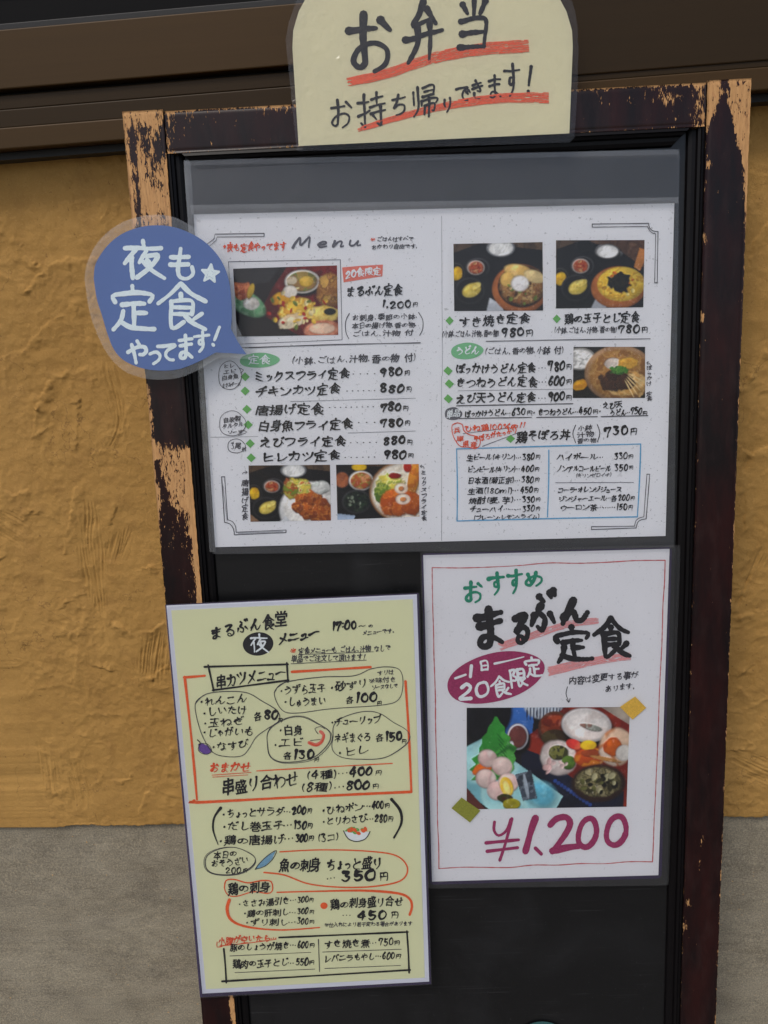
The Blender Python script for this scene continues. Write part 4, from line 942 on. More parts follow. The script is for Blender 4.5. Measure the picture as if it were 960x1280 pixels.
T(TH, 'お刺身、季節の小鉢、', 650, 487, 908, 481, 24, 3.2); T(TH, '本日の揚げ物、香の物、', 650, 518, 905, 513, 24, 3.2); T(TH, 'ごはん、汁物 付', 652, 549, 888, 545, 24, 3.2)
line(TH, [(205, 603), (560, 592), (915, 583)], 3)
line(TH, [(310, 160), (120, 163), (116, 182), (88, 203)], 3, sm=False); line(TH, [(310, 172), (128, 174), (124, 188), (100, 208)], 2.5, sm=False); line(TH, [(310, 160), (310, 172)], 3)
photo(1, [(190, 297), (592, 284), (597, 553), (205, 560)], mn, HM+.0003, 1.3)
crop(260, 420, .3125)
P['green'].poly(cp(ellipse(205, 97, 80, 30, -2, 32, .02))); T(P['wink'], '定食', 158, 98, 252, 96, 36, 5)
T(TH, '（小鉢、ごはん、汁物、香の物 付）', 332, 100, 836, 86, 32, 3.6)
rows = [('ミックスフライ定食', 185, 165, 565, 150, (580, 665, 152), '980', 685, 145, 780, 143, 784, 808, 149), ('チキンカツ定食', 190, 222, 530, 212, (555, 665, 220), '880', 683, 211, 788, 208, 792, 816, 214),
        ('唐揚げ定食', 190, 300, 465, 292, (485, 660, 286), '780', 688, 286, 776, 284, 779, 803, 288), ('白身魚フライ定食', 200, 362, 580, 352, (602, 665, 346), '780', 688, 348, 782, 345, 786, 810, 347),
        ('えびフライ定食', 205, 428, 552, 420, (570, 672, 427), '880', 698, 420, 792, 418, 796, 819, 424), ('ヒレカツ定食', 215, 487, 530, 477, (548, 665, 486), '980', 700, 476, 796, 473, 800, 824, 478)]
for (tx, a0, b0, a1, b1, dt, pr, c0, d0, c1, d1, e0, e1, f0) in rows:
    T(B, tx, a0, b0, a1, b1, 43, 6.8); T(B, pr, c0, d0, c1, d1, 34, 7.5); T(B, '円', e0, f0, e1, f0, 22, 3.6)
    n = max(3, int((dt[1]-dt[0])/18))
    for k in range(n): line(TH, [(dt[0]+(dt[1]-dt[0])*k/(n-1), dt[2]-k*.4), (dt[0]+(dt[1]-dt[0])*k/(n-1)+2.5, dt[2]-k*.4)], 4)
for x, y in ((148, 163), (148, 220), (155, 293), (160, 355), (168, 430), (172, 487)): P['leaf'].poly(cp([(x, y-18), (x+19, y), (x+1, y+18), (x-18, y)]))
line(TH, [(150, 48), (500, 34), (848, 28)], 3); line(P['dim'], [(330, 262), (830, 249)], 1.6); line(P['dim'], [(560, 388), (830, 380)], 1.6); line(P['dim'], [(10, 405), (200, 402)], 1.4)
ring(TH, 87, 158, 46, 57, 2.5); line(TH, [(125, 128), (142, 136), (130, 148)], 2.5)
T(TH, 'ヒレ', 62, 122, 108, 118, 20, 3); T(TH, 'エビ', 62, 144, 112, 140, 19, 3); T(TH, '白身魚', 54, 168, 122, 162, 20, 3); T(TH, 'ささみチーズ', 56, 198, 132, 190, 18, 2.8)
ring(TH, 97, 350, 53, 50, 2.5); line(TH, [(132, 376), (156, 384), (122, 398)], 2.5)
T(TH, '自家製', 60, 336, 132, 330, 22, 3); T(TH, 'タルタル', 56, 364, 142, 352, 22, 3); T(TH, 'ソース', 80, 388, 138, 382, 16, 3)
ring(TH, 113, 440, 35, 28, 2.5); T(TH, '3尾', 90, 442, 132, 436, 26, 3.2); T(TH, '付', 134, 456, 154, 452, 18, 2.8)
for i, ch in enumerate('唐揚げ定食'): T(TH, ch, 134, 588+34*i, 163, 587+34*i, 30, 3.6)
line(TH, [(138, 552), (142, 546), (156, 545)], 2.5); line(TH, [(150, 540), (157, 545), (150, 551)], 2.5)
for i, ch in enumerate('ミックスフライ定食'): T(TH, ch, 852, 546+23*i, 876, 545+23*i, 21, 3.2)
line(TH, [(864, 530), (862, 522), (850, 521)], 2.5); line(TH, [(855, 516), (849, 521), (855, 527)], 2.5)
for o_ in ((0, 0, 3.2), (12, -10, 2.6)):
    dx, dy, w_ = o_; line(TH, [(54+dx, 563), (66+dx, 745+dy)], w_); line(TH, [(66+dx, 745+dy), (88+dx*.8, 752+dy), (102+dx*.7, 772+dy), (105+dx*.6, 795+dy)], w_); line(TH, [(105+dx*.6, 795+dy), (312, 786+dy)], w_)
line(TH, [(54, 563), (67, 563)], 3); line(TH, [(312, 786), (312, 776)], 3); line(P['dim'], [(60, 600), (76, 740)], 1.5); line(P['dim'], [(120, 789), (300, 782)], 1.5)
photo(2, [(162, 518), (488, 515), (492, 738), (170, 743)], mn, HM+.0003, 1.3); photo(3, [(512, 515), (843, 512), (846, 722), (518, 735)], mn, HM+.0003, 1.3)
crop(540, 250, .3229)
photo(4, [(83, 170), (428, 163), (430, 428), (86, 430)], mn, HM+.0003, 1.3); photo(5, [(480, 156), (823, 155), (818, 415), (480, 420)], mn, HM+.0003, 1.3)
T(B, 'すき焼き定食', 104, 471, 380, 461, 42, 6.2); T(TH, '（小鉢、ごはん、汁物、香の物）', 38, 520, 262, 516, 26, 3); T(B, '980', 265, 514, 358, 512, 34, 6.2); T(B, '円', 362, 514, 392, 512, 28, 4)
T(B, '鶏の玉子とじ定食', 512, 459, 804, 455, 42, 6.0); T(TH, '（小鉢、ごはん、汁物、香の物）', 472, 505, 718, 502, 26, 3); T(B, '780', 718, 502, 806, 500, 34, 6.2); T(B, '円', 810, 502, 836, 501, 24, 4)
line(TH, [(210, 547), (530, 541), (845, 537)], 3)
for x, y in ((68, 467), (483, 460)): P['leaf'].poly(cp([(x, y-17), (x+16, y), (x, y+17), (x-16, y)]))
line(TH, [(620, 93), (838, 90)], 3); line(TH, [(620, 105), (834, 102)], 2.6); line(TH, [(620, 93), (620, 105)], 3); line(TH, [(838, 90), (843, 110), (858, 120), (875, 122)], 3); line(TH, [(834, 102), (842, 118), (854, 128), (866, 131)], 2.6)
line(TH, [(875, 122), (872, 320)], 3); line(TH, [(866, 131), (862, 320)], 2.6); line(TH, [(862, 320), (872, 320)], 3)
crop(540, 420, .3229)
P['green'].poly(cp(ellipse(135, 58, 63, 32, -4, 32, .02))); T(P['wink'], 'うどん', 92, 60, 182, 55, 34, 6)
T(TH, '（ごはん、香の物、小鉢 付）', 203, 60, 512, 53, 30, 3.4)
for tx, y, x1, pr, py_ in (('ぼっかけうどん定食', 128, 402, '780', 117), ('きつねうどん定食', 183, 408, '600', 174), ('えび天うどん定食', 243, 404, '900', 235)):
    T(B, tx, 92, y, x1, y-6, 41, 6.2); T(TH, '…', 412, y-4, 444, y-5, 30, 4); T(B, pr, 449, py_, 516, py_-2, 37, 6.6); T(B, '円', 518, py_+4, 542, py_+3, 22, 3.6)
for x, y in ((62, 135), (67, 185), (63, 243)): P['leaf'].poly(cp([(x-2, y-18), (x+18, y), (x+2, y+18), (x-18, y)]))
line(TH, [(95, 270), (545, 262)], 4); line(P['dim'], [(100, 212), (545, 205)], 1.4)
photo(6, [(548, 42), (825, 42), (825, 240), (545, 240)], mn, HM+.0003, 1.4)
for i, ch in enumerate('ぼっかけ 定食'): 
    if ch != ' ': T(TH, ch, 830, 125+20*i, 852, 124+20*i, 20, 3)
line(TH, [(848, 118), (842, 106), (832, 104)], 2.5); line(TH, [(837, 99), (831, 104), (836, 110)], 2.5)
P['badge'].poly(cp(ellipse(82, 301, 34, 25, 0, 28, .04))); T(P['wink'], '単品', 56, 302, 110, 300, 30, 4)
T(B, 'ぼっかけうどん…', 127, 302, 306, 297, 28, 4.6); T(B, '630', 308, 295, 362, 292, 30, 5.5); T(B, '円・', 366, 297, 402, 296, 20, 3.4)
T(B, 'きつねうどん…', 410, 296, 566, 293, 28, 4.6); T(B, '450', 568, 292, 620, 290, 30, 5.5); T(B, '円・', 622, 294, 656, 293, 20, 3.4)
T(B, 'えび天', 660, 270, 738, 266, 28, 4.6); T(B, 'うどん…', 688, 300, 768, 296, 27, 4.4); T(B, '750', 768, 290, 814, 288, 30, 5.5); T(B, '円', 814, 302, 834, 301, 20, 3.4)
line(TH, [(105, 319), (385, 315)], 3.5); line(TH, [(405, 315), (640, 312)], 3.5); line(TH, [(655, 312), (836, 308)], 3.5)
loop(RD, [(78, 345), (98, 336), (118, 344), (122, 364), (140, 380), (170, 388), (186, 402), (184, 424), (168, 436), (140, 430), (112, 428), (94, 410), (80, 380)], 3.5)
T(RD, '兵', 84, 366, 110, 364, 24, 3.6); T(RD, '庫', 94, 400, 122, 396, 24, 3.6); T(RD, '県', 118, 418, 144, 414, 24, 3.6); T(RD, '産', 148, 422, 174, 418, 24, 3.6)
T(RD, 'ひね鶏100%の!!', 126, 360, 362, 346, 26, 4.6); T(RD, 'そぼろがたっぷり', 160, 402, 332, 362, 25, 4.4); line(P['dim'], [(195, 427), (330, 376)], 2.5); line(P['dim'], [(120, 378), (330, 352)], 2)
P['leaf'].poly(cp([(304, 382), (322, 397), (304, 414), (286, 399)])); T(B, '鶏そぼろ丼', 326, 390, 536, 384, 44, 6.2)
T(TH, '小鉢', 562, 358, 622, 356, 22, 3.2); T(TH, '汁物', 562, 382, 626, 379, 22, 3.2); T(TH, '香の物', 562, 405, 636, 402, 20, 3.2); line(TH, [(556, 345), (545, 378), (556, 413)], 3.4); line(TH, [(640, 343), (650, 376), (640, 410)], 3.4)
T(B, '730', 664, 369, 762, 366, 38, 6.2); T(B, '円', 766, 371, 796, 369, 26, 4)
for a_, b_ in (((95, 437), (808, 418)), ((808, 418), (795, 700)), ((795, 700), (97, 716)), ((97, 716), (95, 437)), ((452, 442), (447, 700))): line(P['bluepen'], [a_, ((a_[0]+b_[0])/2+2, (a_[1]+b_[1])/2-1), b_], 5)
for tx, pr, y, x0, xe in (('生ビール（キリン）…', '380', 471, 135, 345), ('ビンビール（キリン）…', '400', 518, 138, 342), ('日本酒（菊正宗）…', '380', 560, 138, 342), ('生酒（180ml）…', '450', 600, 138, 338), ('焼酎（麦、芋）…', '330', 637, 142, 345), ('チューハイ………', '330', 672, 145, 345)):
    T(B, tx, x0, y, xe, y-3, 27, 4); T(B, pr, xe+3, y-3, xe+54, y-5, 27, 4.8); T(B, '円', xe+56, y-3, xe+74, y-3, 18, 3)
T(B, '（プレーン・レモン・ライム）', 160, 705, 418, 698, 22, 3.2)
T(B, 'ハイボール…', 483, 471, 665, 467, 27, 4.4); T(B, '330', 704, 466, 758, 464, 28, 4.8); T(B, '円', 760, 467, 780, 467, 18, 3)
T(B, 'ノンアルコールビール', 483, 516, 694, 512, 27, 4); T(B, '350', 706, 511, 760, 508, 28, 4.8); T(B, '円', 762, 510, 780, 510, 18, 3); T(TH, '（キリンゼロイチ）', 555, 541, 697, 538, 18, 2.6)
line(P['dim'], [(478, 568), (780, 567)], 2.4)
T(B, 'コーラ・オレンジジュース', 488, 598, 736, 594, 25, 4); T(B, 'ジンジャーエール…各', 490, 631, 716, 628, 25, 4); T(B, '200', 720, 627, 766, 625, 27, 4.8); T(B, '円', 768, 629, 785, 629, 18, 3)
T(B, 'ウーロン茶………', 495, 666, 710, 662, 25, 4); T(B, '150', 713, 661, 757, 659, 27, 4.8); T(B, '円', 760, 662, 778, 662, 18, 3)
line(TH, [(617, 749), (790, 743)], 3); line(TH, [(617, 738), (784, 736)], 2.6); line(TH, [(617, 749), (617, 738)], 3); line(TH, [(790, 743), (797, 720), (812, 711), (829, 708)], 3); line(TH, [(784, 736), (790, 714), (804, 704), (820, 700)], 2.6)
line(TH, [(829, 708), (843, 535)], 3); line(TH, [(820, 700), (832, 535)], 2.6); line(TH, [(832, 535), (843, 535)], 3)
crop(0, 0, 1)
line(P['dim'], [(552, 270), (553, 470)], .35); line(P['dim'], [(552, 470), (552, 676)], .35)
build_pens(P, mn, HM+.0002, ['salmon', 'green', 'badge', 'dim', 'leaf', 'bluepen', 'grey', 'thin', 'red', 'black', 'wink'])
film('laminate_film', rounded([(229, 200), (850, 186), (843, 685), (265, 693)], 9), MAT['film_dark'], mn, HM+.0030)
RIM = m_film('sealed_laminate_rim', .016, .6, .16, 30)
margin([(229.5, 200.5), (849.5, 186.5), (842.5, 684.5), (265.5, 692.5)], [(241, 262), (844, 251), (833, 671), (268, 685)], RIM, mn, HM+.0033)
film('film_margin', [(229.5, 201), (238, 201), (270, 690), (262, 690)], MAT['film_milky'], mn, HM+.0027)
film('film_margin', [(229.5, 200.5), (849, 187), (849, 193), (230, 207)], m_film('grey_film_margin', .03, .4, .2, 20), mn, HM+.0036)
film('film_margin', [(237, 256.5), (848, 246.5), (848, 254), (240, 268)], m_film('grey_film_edge', .10, .4, .2, 20), mn, HM+.0036)

# ------------------------------------------------------------------ night menu (yellow)
HN = .004
nm = thing('night_menu', 'tall pale yellow handwritten evening menu with white border hanging over the left post', 'menu', 390, 1240, HN)
sheet('backing_fringe_sheet', [(206.5, 756), (523, 741.5), (539, 1230), (250, 1246.5)], MAT['purple'], nm, HN-.0004)  # purple border painting the film's reflection and colour fringe around the paper
sheet('paper', [(208, 757), (521, 743), (536.5, 1227), (253, 1242)], m_paper('night_menu_paper', (214, 216, 228)), nm, HN)
sheet('yellow_print', [(214, 763), (516, 749), (531, 1222), (257.5, 1236.5)], MAT['yellow'], nm, HN+.0003)
P = Pens(); B, TH, RD, OR = P['black'], P['thin'], P['red'], P['orange']
crop(205, 740, .34896)
T(B, 'まるぶん食堂', 165, 150, 442, 94, 52, 8, jit=.7); P['badge2'].poly(cp(ellipse(337, 186, 55, 42, -6, 36))); gbox(P['wink'], '夜', 304, 150, 378, 222, 6.5, .8)
T(B, 'メニュー', 405, 172, 560, 140, 40, 8); T(B, '17:00', 602, 124, 690, 121, 32, 6.5); T(B, '〜', 696, 122, 726, 120, 24, 3.5); T(TH, 'の', 732, 121, 750, 120, 17, 3); T(TH, 'メニューです。', 710, 148, 828, 139, 20, 3.2)
T(RD, '※', 452, 211, 476, 209, 20, 4); T(TH, '定食メニューも ごはん、汁物 なしで', 482, 212, 812, 200, 25, 3.4); T(TH, '単品でご注文して頂けます！', 455, 241, 722, 233, 25, 3.4); line(TH, [(482, 224), (600, 220), (750, 214)], 2.2); line(TH, [(455, 257), (725, 244)], 2.2)
for a_, b_ in (((145, 268), (444, 259)), ((440, 254), (444, 322)), ((446, 316), (174, 352)), ((158, 262), (178, 354))): line(B, [a_, b_], 7)
T(B, '串カツメニュー', 186, 320, 436, 292, 54, 6.5, jit=.7)
for a_, b_ in (((72, 306), (146, 300)), ((74, 304), (118, 744)), ((458, 286), (740, 269)), ((865, 320), (886, 716))): line(OR, [a_, ((a_[0]+b_[0])/2+2, (a_[1]+b_[1])/2), b_], 9)
loop(TH, [(112, 400), (150, 366), (230, 356), (300, 362), (350, 390), (405, 425), (412, 460), (370, 490), (330, 520), (305, 560), (280, 586), (230, 590), (180, 578), (150, 540), (125, 480)], 3)
loop(TH, [(395, 360), (430, 325), (560, 305), (680, 300), (740, 276), (800, 268), (845, 280), (856, 330), (840, 385), (780, 405), (600, 418), (470, 434), (420, 420)], 3)
ring(TH, 476, 530, 114, 80, 3, -8, .05); ring(TH, 730, 518, 138, 86, 3, 0, .07); ring(TH, 478, 531, 117, 84, 2, -6, .05)
for tx, x0, y0, x1, y1 in (('・れんこん', 128, 396, 296, 380), ('・しいたけ', 138, 434, 298, 420), ('・玉ねぎ', 138, 472, 288, 462), ('・じゃがいも', 138, 506, 322, 499), ('・なすび', 172, 554, 302, 544), ('・うずら玉子', 415, 355, 580, 345), ('・しゅうまい', 430, 397, 582, 388), ('・砂ずり', 594, 342, 732, 328), ('・白身', 412, 500, 498, 492), ('・エビ', 392, 546, 500, 538), ('・チューリップ', 598, 466, 778, 457), ('ネギまぐろ', 610, 528, 742, 519), ('・ヒレ', 622, 576, 738, 568)):
    T(B, tx, x0, y0, x1, y1, 36, 4.4)
for x, y, pr, w_ in ((336, 446, '80', 56), (666, 386, '100', 80), (443, 586, '130', 78), (772, 522, '150', 62)):
    T(B, '各', x-14, y, x+14, y-2, 30, 3.6); T(B, pr, x+20, y-4, x+20+w_, y-7, 35, 7); T(B, '円', x+20+w_-4, y+14, x+20+w_+14, y+13, 18, 3)
T(TH, 'すりは', 765, 293, 824, 288, 20, 3); T(TH, '※味付き', 732, 318, 834, 312, 22, 3); T(TH, 'ソースなしで', 744, 344, 838, 336, 20, 3)
P['violet'].poly(cp([(122, 545), (136, 540), (146, 546), (160, 552), (170, 566), (162, 580), (142, 580), (126, 568)])); line(B, [(120, 530), (130, 540), (126, 546)], 4); ring(B, 146, 562, 24, 19, 2.2, 20)
line(P['salmon'], [(520, 540), (545, 548), (565, 535), (572, 512), (560, 500)], 13); line(RD, [(520, 540), (545, 550), (566, 536), (574, 512)], 4); line(TH, [(552, 508), (540, 490), (560, 482), (576, 490)], 2.5); line(B, [(525, 532), (560, 528)], 2)
T(RD, 'おまかせ', 162, 634, 312, 626, 40, 6); line(RD, [(172, 656), (312, 646)], 2.6); line(RD, [(174, 663), (300, 655)], 2.2); line(OR, [(332, 641), (560, 628), (818, 614)], 4)
T(B, '串盛り合わせ', 206, 702, 482, 664, 56, 6.5, jit=.7); T(B, '（4種）…', 506, 658, 662, 648, 33, 4.6); T(B, '400', 664, 645, 750, 640, 34, 6.8); T(B, '円', 756, 648, 780, 646, 20, 3.2)
T(B, '（8種）…', 486, 702, 648, 696, 33, 4.6); T(B, '800', 650, 694, 740, 689, 34, 7); T(B, '円', 746, 698, 770, 696, 20, 3.2)
crop(205, 980, .34896)
line(OR, [(108, 60), (118, 66), (500, 46), (886, 28)], 10)
line(B, [(203, 86), (180, 120), (176, 165), (194, 218)], 10, taper=.3); line(B, [(815, 55), (846, 95), (850, 140), (824, 192)], 11, taper=.6)
def price_line(tx, pr, x0, y0, xt, yt, xp, yp, x1, s, sw):
    T(B, tx, x0, y0, xt, yt, s, sw); T(B, pr, xt+3, yt-2, xp, yp, s*.88, sw*1.15); T(B, '円', xp+2, yp+3, x1, yp+3, s*.55, sw*.75)
price_line('・ちょっとサラダ…', '200', 208, 108, 455, 96, 510, 94, 530, 35, 4.8); price_line('・だし巻玉子…', '130', 208, 154, 462, 148, 512, 146, 532, 35, 4.8); price_line('・鶏の唐揚げ…', '300', 196, 206, 468, 195, 516, 193, 538, 36, 4.8)
T(B, '（3コ）', 548, 193, 628, 188, 30, 4); price_line('・ひねポン…', '400', 566, 94, 742, 79, 788, 76, 810, 33, 4.8); price_line('・とりわさび…', '280', 566, 134, 752, 124, 800, 121, 822, 33, 4.4)
P['wink'].poly(cp([(645, 170), (738, 172), (722, 196), (690, 206), (660, 196)])); line(B, [(643, 168), (660, 196), (690, 206), (722, 196), (738, 170)], 3.4)
for k in range(12): P['orange' if k % 3 else 'leaf'].poly(cp(ellipse(660+rnd.uniform(0, 66), 168+rnd.uniform(-8, 12), 9, 6, rnd.uniform(0, 90), 8)))
line(P['leaf'], [(652, 168), (665, 158), (682, 156)], 6)
ring(TH, 234, 277, 90, 49, 3.2, -4); ring(TH, 232, 278, 93, 51, 2, -2); T(B, '本日の', 178, 257, 262, 249, 28, 3.8); T(B, 'おそうざい', 168, 288, 304, 272, 30, 3.8); T(B, '200', 220, 312, 278, 306, 25, 4.4); T(B, '円', 282, 310, 298, 309, 16, 3)
P['cyan'].poly(cp([(328, 304), (340, 285), (372, 256), (400, 240), (388, 268), (364, 292), (344, 300)])); line(B, [(326, 306), (342, 284), (374, 254), (403, 238), (390, 268), (362, 294), (326, 306)], 2.4)
T(B, '魚の刺身 ちょっと盛り', 414, 294, 782, 282, 48, 6.5, jit=.7); T(B, '…', 584, 338, 616, 336, 26, 4); T(B, '350', 630, 333, 762, 329, 40, 9); T(B, '円', 772, 332, 806, 330, 34, 5)
line(OR, [(415, 243), (560, 236), (720, 240), (830, 256), (872, 300), (850, 345), (760, 366), (640, 370), (520, 358), (430, 326), (358, 317)], 4.5, taper=1.2)
loop(OR, [(216, 372), (222, 346), (252, 342), (300, 354), (350, 346), (384, 350), (388, 382), (370, 392), (320, 386), (262, 402), (230, 398)], 4.5); T(B, '鶏の刺身', 228, 378, 380, 370, 42, 5.4)
line(OR, [(405, 388), (560, 384), (720, 382), (840, 392), (880, 412), (888, 440), (880, 468)], 4.5, taper=2.2); line(OR, [(234, 415), (226, 450), (242, 488), (300, 512), (420, 523), (558, 514)], 10, taper=.35)
price_line('・ささみ湯引き…', '300', 266, 430, 474, 416, 518, 412, 538, 27, 3.8); price_line('・鶏の肝刺し…', '300', 284, 464, 474, 458, 518, 455, 538, 27, 3.8); price_line('・ずり刺し…', '300', 292, 499, 474, 493, 518, 490, 538, 27, 3.8)
P['orange'].poly(cp(ellipse(573, 436, 13, 12, 0, 18))); T(B, '鶏の刺身盛り合せ', 596, 432, 858, 418, 38, 5, jit=.7); T(B, '…', 640, 472, 672, 470, 22, 4); T(B, '450', 692, 470, 800, 466, 34, 7); T(B, '円', 812, 470, 840, 468, 26, 4)
T(TH, '※仕入れにより若干変わる場合があります', 574, 505, 890, 500, 17, 2.6)
T(RD, '小腹が空いたら…', 193, 564, 404, 549, 28, 4); line(RD, [(208, 582), (190, 584), (190, 566)], 3); line(RD, [(200, 580), (300, 570), (402, 556)], 3)
for a_, b_ in (((214, 590), (223, 712)), ((208, 707), (882, 666)), ((878, 676), (870, 526)), ((874, 530), (412, 550))): line(B, [a_, ((a_[0]+b_[0])/2+1, (a_[1]+b_[1])/2), b_], 6.5)
line(TH, [(553, 557), (557, 672)], 3.4)
for a_, b_ in (((236, 616), (526, 603)), ((254, 676), (540, 663)), ((568, 602), (850, 592)), ((576, 661), (848, 650))): line(TH, [a_, b_], 2.2)
price_line('豚のしょうが焼き…', '600', 236, 588, 474, 578, 518, 575, 540, 30, 4.2); price_line('鶏肉の玉子とじ…', '550', 246, 646, 468, 640, 518, 637, 540, 32, 4.4); price_line('すき焼き煮…', '750', 572, 575, 764, 568, 822, 565, 846, 31, 4.4); price_line('レバニラもやし…', '600', 574, 626, 778, 618, 828, 615, 850, 29, 4.2)
MAT['badge2'] = MAT['black']; NAMES['badge2'] = 'black_badge'
build_pens(P, nm, HN+.0004, ['badge2', 'violet', 'salmon', 'cyan', 'wink', 'leaf', 'orange', 'thin', 'red', 'black']) 
margin([(205.5, 755.5), (524.5, 741.5), (539.5, 1230.5), (249.5, 1247.5)], [(208, 757), (521, 743), (536.5, 1227), (253, 1242)], RIM, nm, HN+.0031)
film('laminate_film', rounded([(205, 755), (525, 740), (540, 1231), (249, 1248)], 5), MAT['film'], nm, HN+.0028)

# ------------------------------------------------------------------ daily special poster
HS = PH+.006
sp = thing('special_poster', 'white portrait poster for the 1,200 yen special with one large food photo', 'poster', 680, 1102, HS)
sheet('backing_fringe_sheet', rounded([(527, 692), (840, 684), (827, 1098), (537, 1106)], 6), MAT['purple'], sp, HS-.0004)  # shadowy purple fringe at the paper's edge, painted as a sheet beneath it
sheet('paper', [(529, 694), (837, 686), (823, 1094), (540, 1102)], MAT['white2'], sp, HS)
P = Pens(); crop(525, 680, .328)
P['redline']
def wob(I, a_, b_, w_, n=9, amp=4):
    line(I, [(a_[0]+(b_[0]-a_[0])*k/n+rnd.uniform(-1, 1)*amp*(0 < k < n)*.5, a_[1]+(b_[1]-a_[1])*k/n+rnd.uniform(-1, 1)*amp*(0 < k < n)) for k in range(n+1)], w_, taper=1, rough=.3)
wob(P['redline'], (46, 90), (934, 62), 3.4, 8, 5)
yb = (870-680)/.328
wob(P['redline'], (46, 90), (72, 658+yb), 3.4, 14, 3); wob(P['redline'], (72, 658+yb), (885, 632+yb), 3.4, 9, 5); wob(P['redline'], (934, 62), (886, 632+yb), 3.4, 14, 3)
for ch, b_ in zip('おすすめ', ((158, 132, 252, 232), (254, 104, 330, 202), (328, 92, 398, 192), (394, 100, 474, 166))): gbox(P['teal'], ch, *b_, 14, .6, -.05, -.08)
for ch, b_, w_ in (('ま', (188, 232, 345, 408), 32), ('る', (340, 258, 425, 388), 25), ('ぶ', (412, 178, 524, 345), 27), ('ん', (522, 208, 650, 308), 30)): gbox(P['black'], ch, *b_, w_, .62, -.08, -.1)
gbox(P['black'], '定', 506, 315, 660, 458, 22, .7, -.05, -.12); gbox(P['black'], '食', 655, 276, 806, 445, 22, .7, -.05, -.08)
crayon(P['pink'], [(302, 392), (420, 352), (560, 308), (680, 292)], 28, 22, 10); crayon(P['pink'], [(488, 486), (600, 460), (700, 440), (802, 428)], 34, 26, 11)
P['badge3'].poly(cp(ellipse(287, 508, 190, 92, -14, 48, .012))); MAT['badge3'] = MAT['maroon']; NAMES['badge3'] = 'maroon_badge'
WK = P['wink']; line(WK, [(134, 512), (174, 498)], 9); line(WK, [(196, 464), (192, 506)], 13); gbox(WK, '日', 222, 442, 268, 486, 8, .9, 0, -.1); line(WK, [(284, 456), (340, 444), (396, 430)], 8, taper=.5)
for ch, b_ in (('2', (144, 526, 206, 600)), ('0', (204, 518, 270, 590))): gbox(WK, ch, *b_, 13, .9, -.1)
for ch, b_ in (('食', (266, 500, 348, 588)), ('限', (336, 470, 408, 550)), ('定', (398, 428, 464, 512))): gbox(WK, ch, *b_, 9.5, .85, 0, -.15)
T(P['thin'], '内容は変更する事が', 568, 522, 834, 496, 30, 3.4); T(P['thin'], 'あります。', 706, 552, 824, 542, 28, 3.4); line(P['thin'], [(562, 544), (556, 570), (562, 588), (567, 603)], 3); line(P['thin'], [(558, 592), (567, 604), (572, 588)], 3)
crop(525, 870, .328)
photo(7, [(178, 45), (800, 42), (787, 422), (178, 432)], sp, HS+.0003, 1.4)
MG = P['maroon']
for st, w_ in (([(284, 480), (282, 512), (300, 532), (330, 512), (345, 470)], 11), ([(350, 468), (326, 560), (304, 626)], 12), ([(252, 560), (376, 548)], 13), ([(256, 592), (372, 578)], 13), ([(440, 466), (424, 510), (402, 592)], 27), ([(440, 580), (462, 602)], 15),
               ([(496, 492), (520, 468), (556, 462), (572, 486), (552, 530), (504, 594)], 24), ([(504, 590), (560, 578), (606, 572)], 27)): line(MG, st, w_, taper=.9)
for cx, cy, rx, ry in ((638, 522, 33, 56), (748, 514, 36, 56)):
    E = ellipse(cx, cy, rx, ry, 14, 30, .02); line(MG, E+[E[0], E[1]], 22, taper=.95)
build_pens(P, sp, HS+.0003, ['redline', 'badge3', 'pink', 'teal', 'thin', 'black', 'maroon', 'wink'])
crop(525, 870, .328)
sheet('tape', cp([(820, 2), (862, 45), (810, 90), (762, 42)]), MAT['gold'], sp, HS+.0013); sheet('tape', cp([(158, 387), (230, 437), (190, 482), (120, 428)]), MAT['olive'], sp, HS+.0013)
margin([(525.5, 689.5), (850.5, 681.5), (835.5, 1106.5), (534.5, 1110.5)], [(529, 694), (837, 686), (823, 1094), (540, 1102)], RIM, sp, HS+.0029)
film('laminate_film', rounded([(525, 689), (851, 681), (836, 1107), (534, 1111)], 8), MAT['film_dark'], sp, HS+.0026)

# ------------------------------------------------------------------ takeaway sign over the top rail
HT = .005
tk = thing('takeaway_sign', 'cream arched takeaway lunch sign with orange underlines over the top rail', 'sign', 545, 180, HT)
def arch(bl, br, lx, rx_, top, ins=0):
    L_ = [bl, (lx, 60), (lx+1, 38), (lx+8, 14), (lx+20, -8), (lx+44, -34), (lx+90, -54), ((lx+rx_)/2, top)]
    R_ = [(rx_-90, -54), (rx_-44, -34), (rx_-20, -8), (rx_-8, 14), (rx_-1, 38), (rx_, 58), br]
    return L_+R_
out = arch((373.3, 182.5), (711.7, 166.7), 365.5, 716, -62)
sheet('paper', out, MAT['cream'], tk, HT)
P = Pens(); crop(340, 0, .41667)
for ch, b_, w_ in (('お', (208, 16, 384, 236), 22), ('弁', (380, -6, 524, 200), 18), ('当', (540, -20, 668, 164), 18)): gbox(P['black'], ch, *b_, w_, .6, -.06, -.07)
for ch, b_, w_ in (('お', (164, 288, 250, 396), 9), ('持', (252, 268, 346, 388), 8.5), ('ち', (346, 276, 414, 352), 8), ('帰', (412, 246, 502, 356), 8), ('り', (506, 290, 546, 340), 7), ('で', (545, 250, 600, 312), 8), ('き', (590, 236, 642, 302), 8), ('ま', (640, 222, 698, 304), 8), ('す', (690, 182, 750, 296), 8.5), ('!', (745, 196, 795, 290), 10)):
    gbox(P['black'], ch, *b_, w_, .7, -.05, -.1)
crayon(P['crayon'], [(226, 246), (340, 222), (480, 175), (620, 148), (770, 138)], 24, 38, 16); crayon(P['crayon'], [(256, 390), (380, 352), (520, 318), (680, 296), (830, 293)], 14, 32, 12)
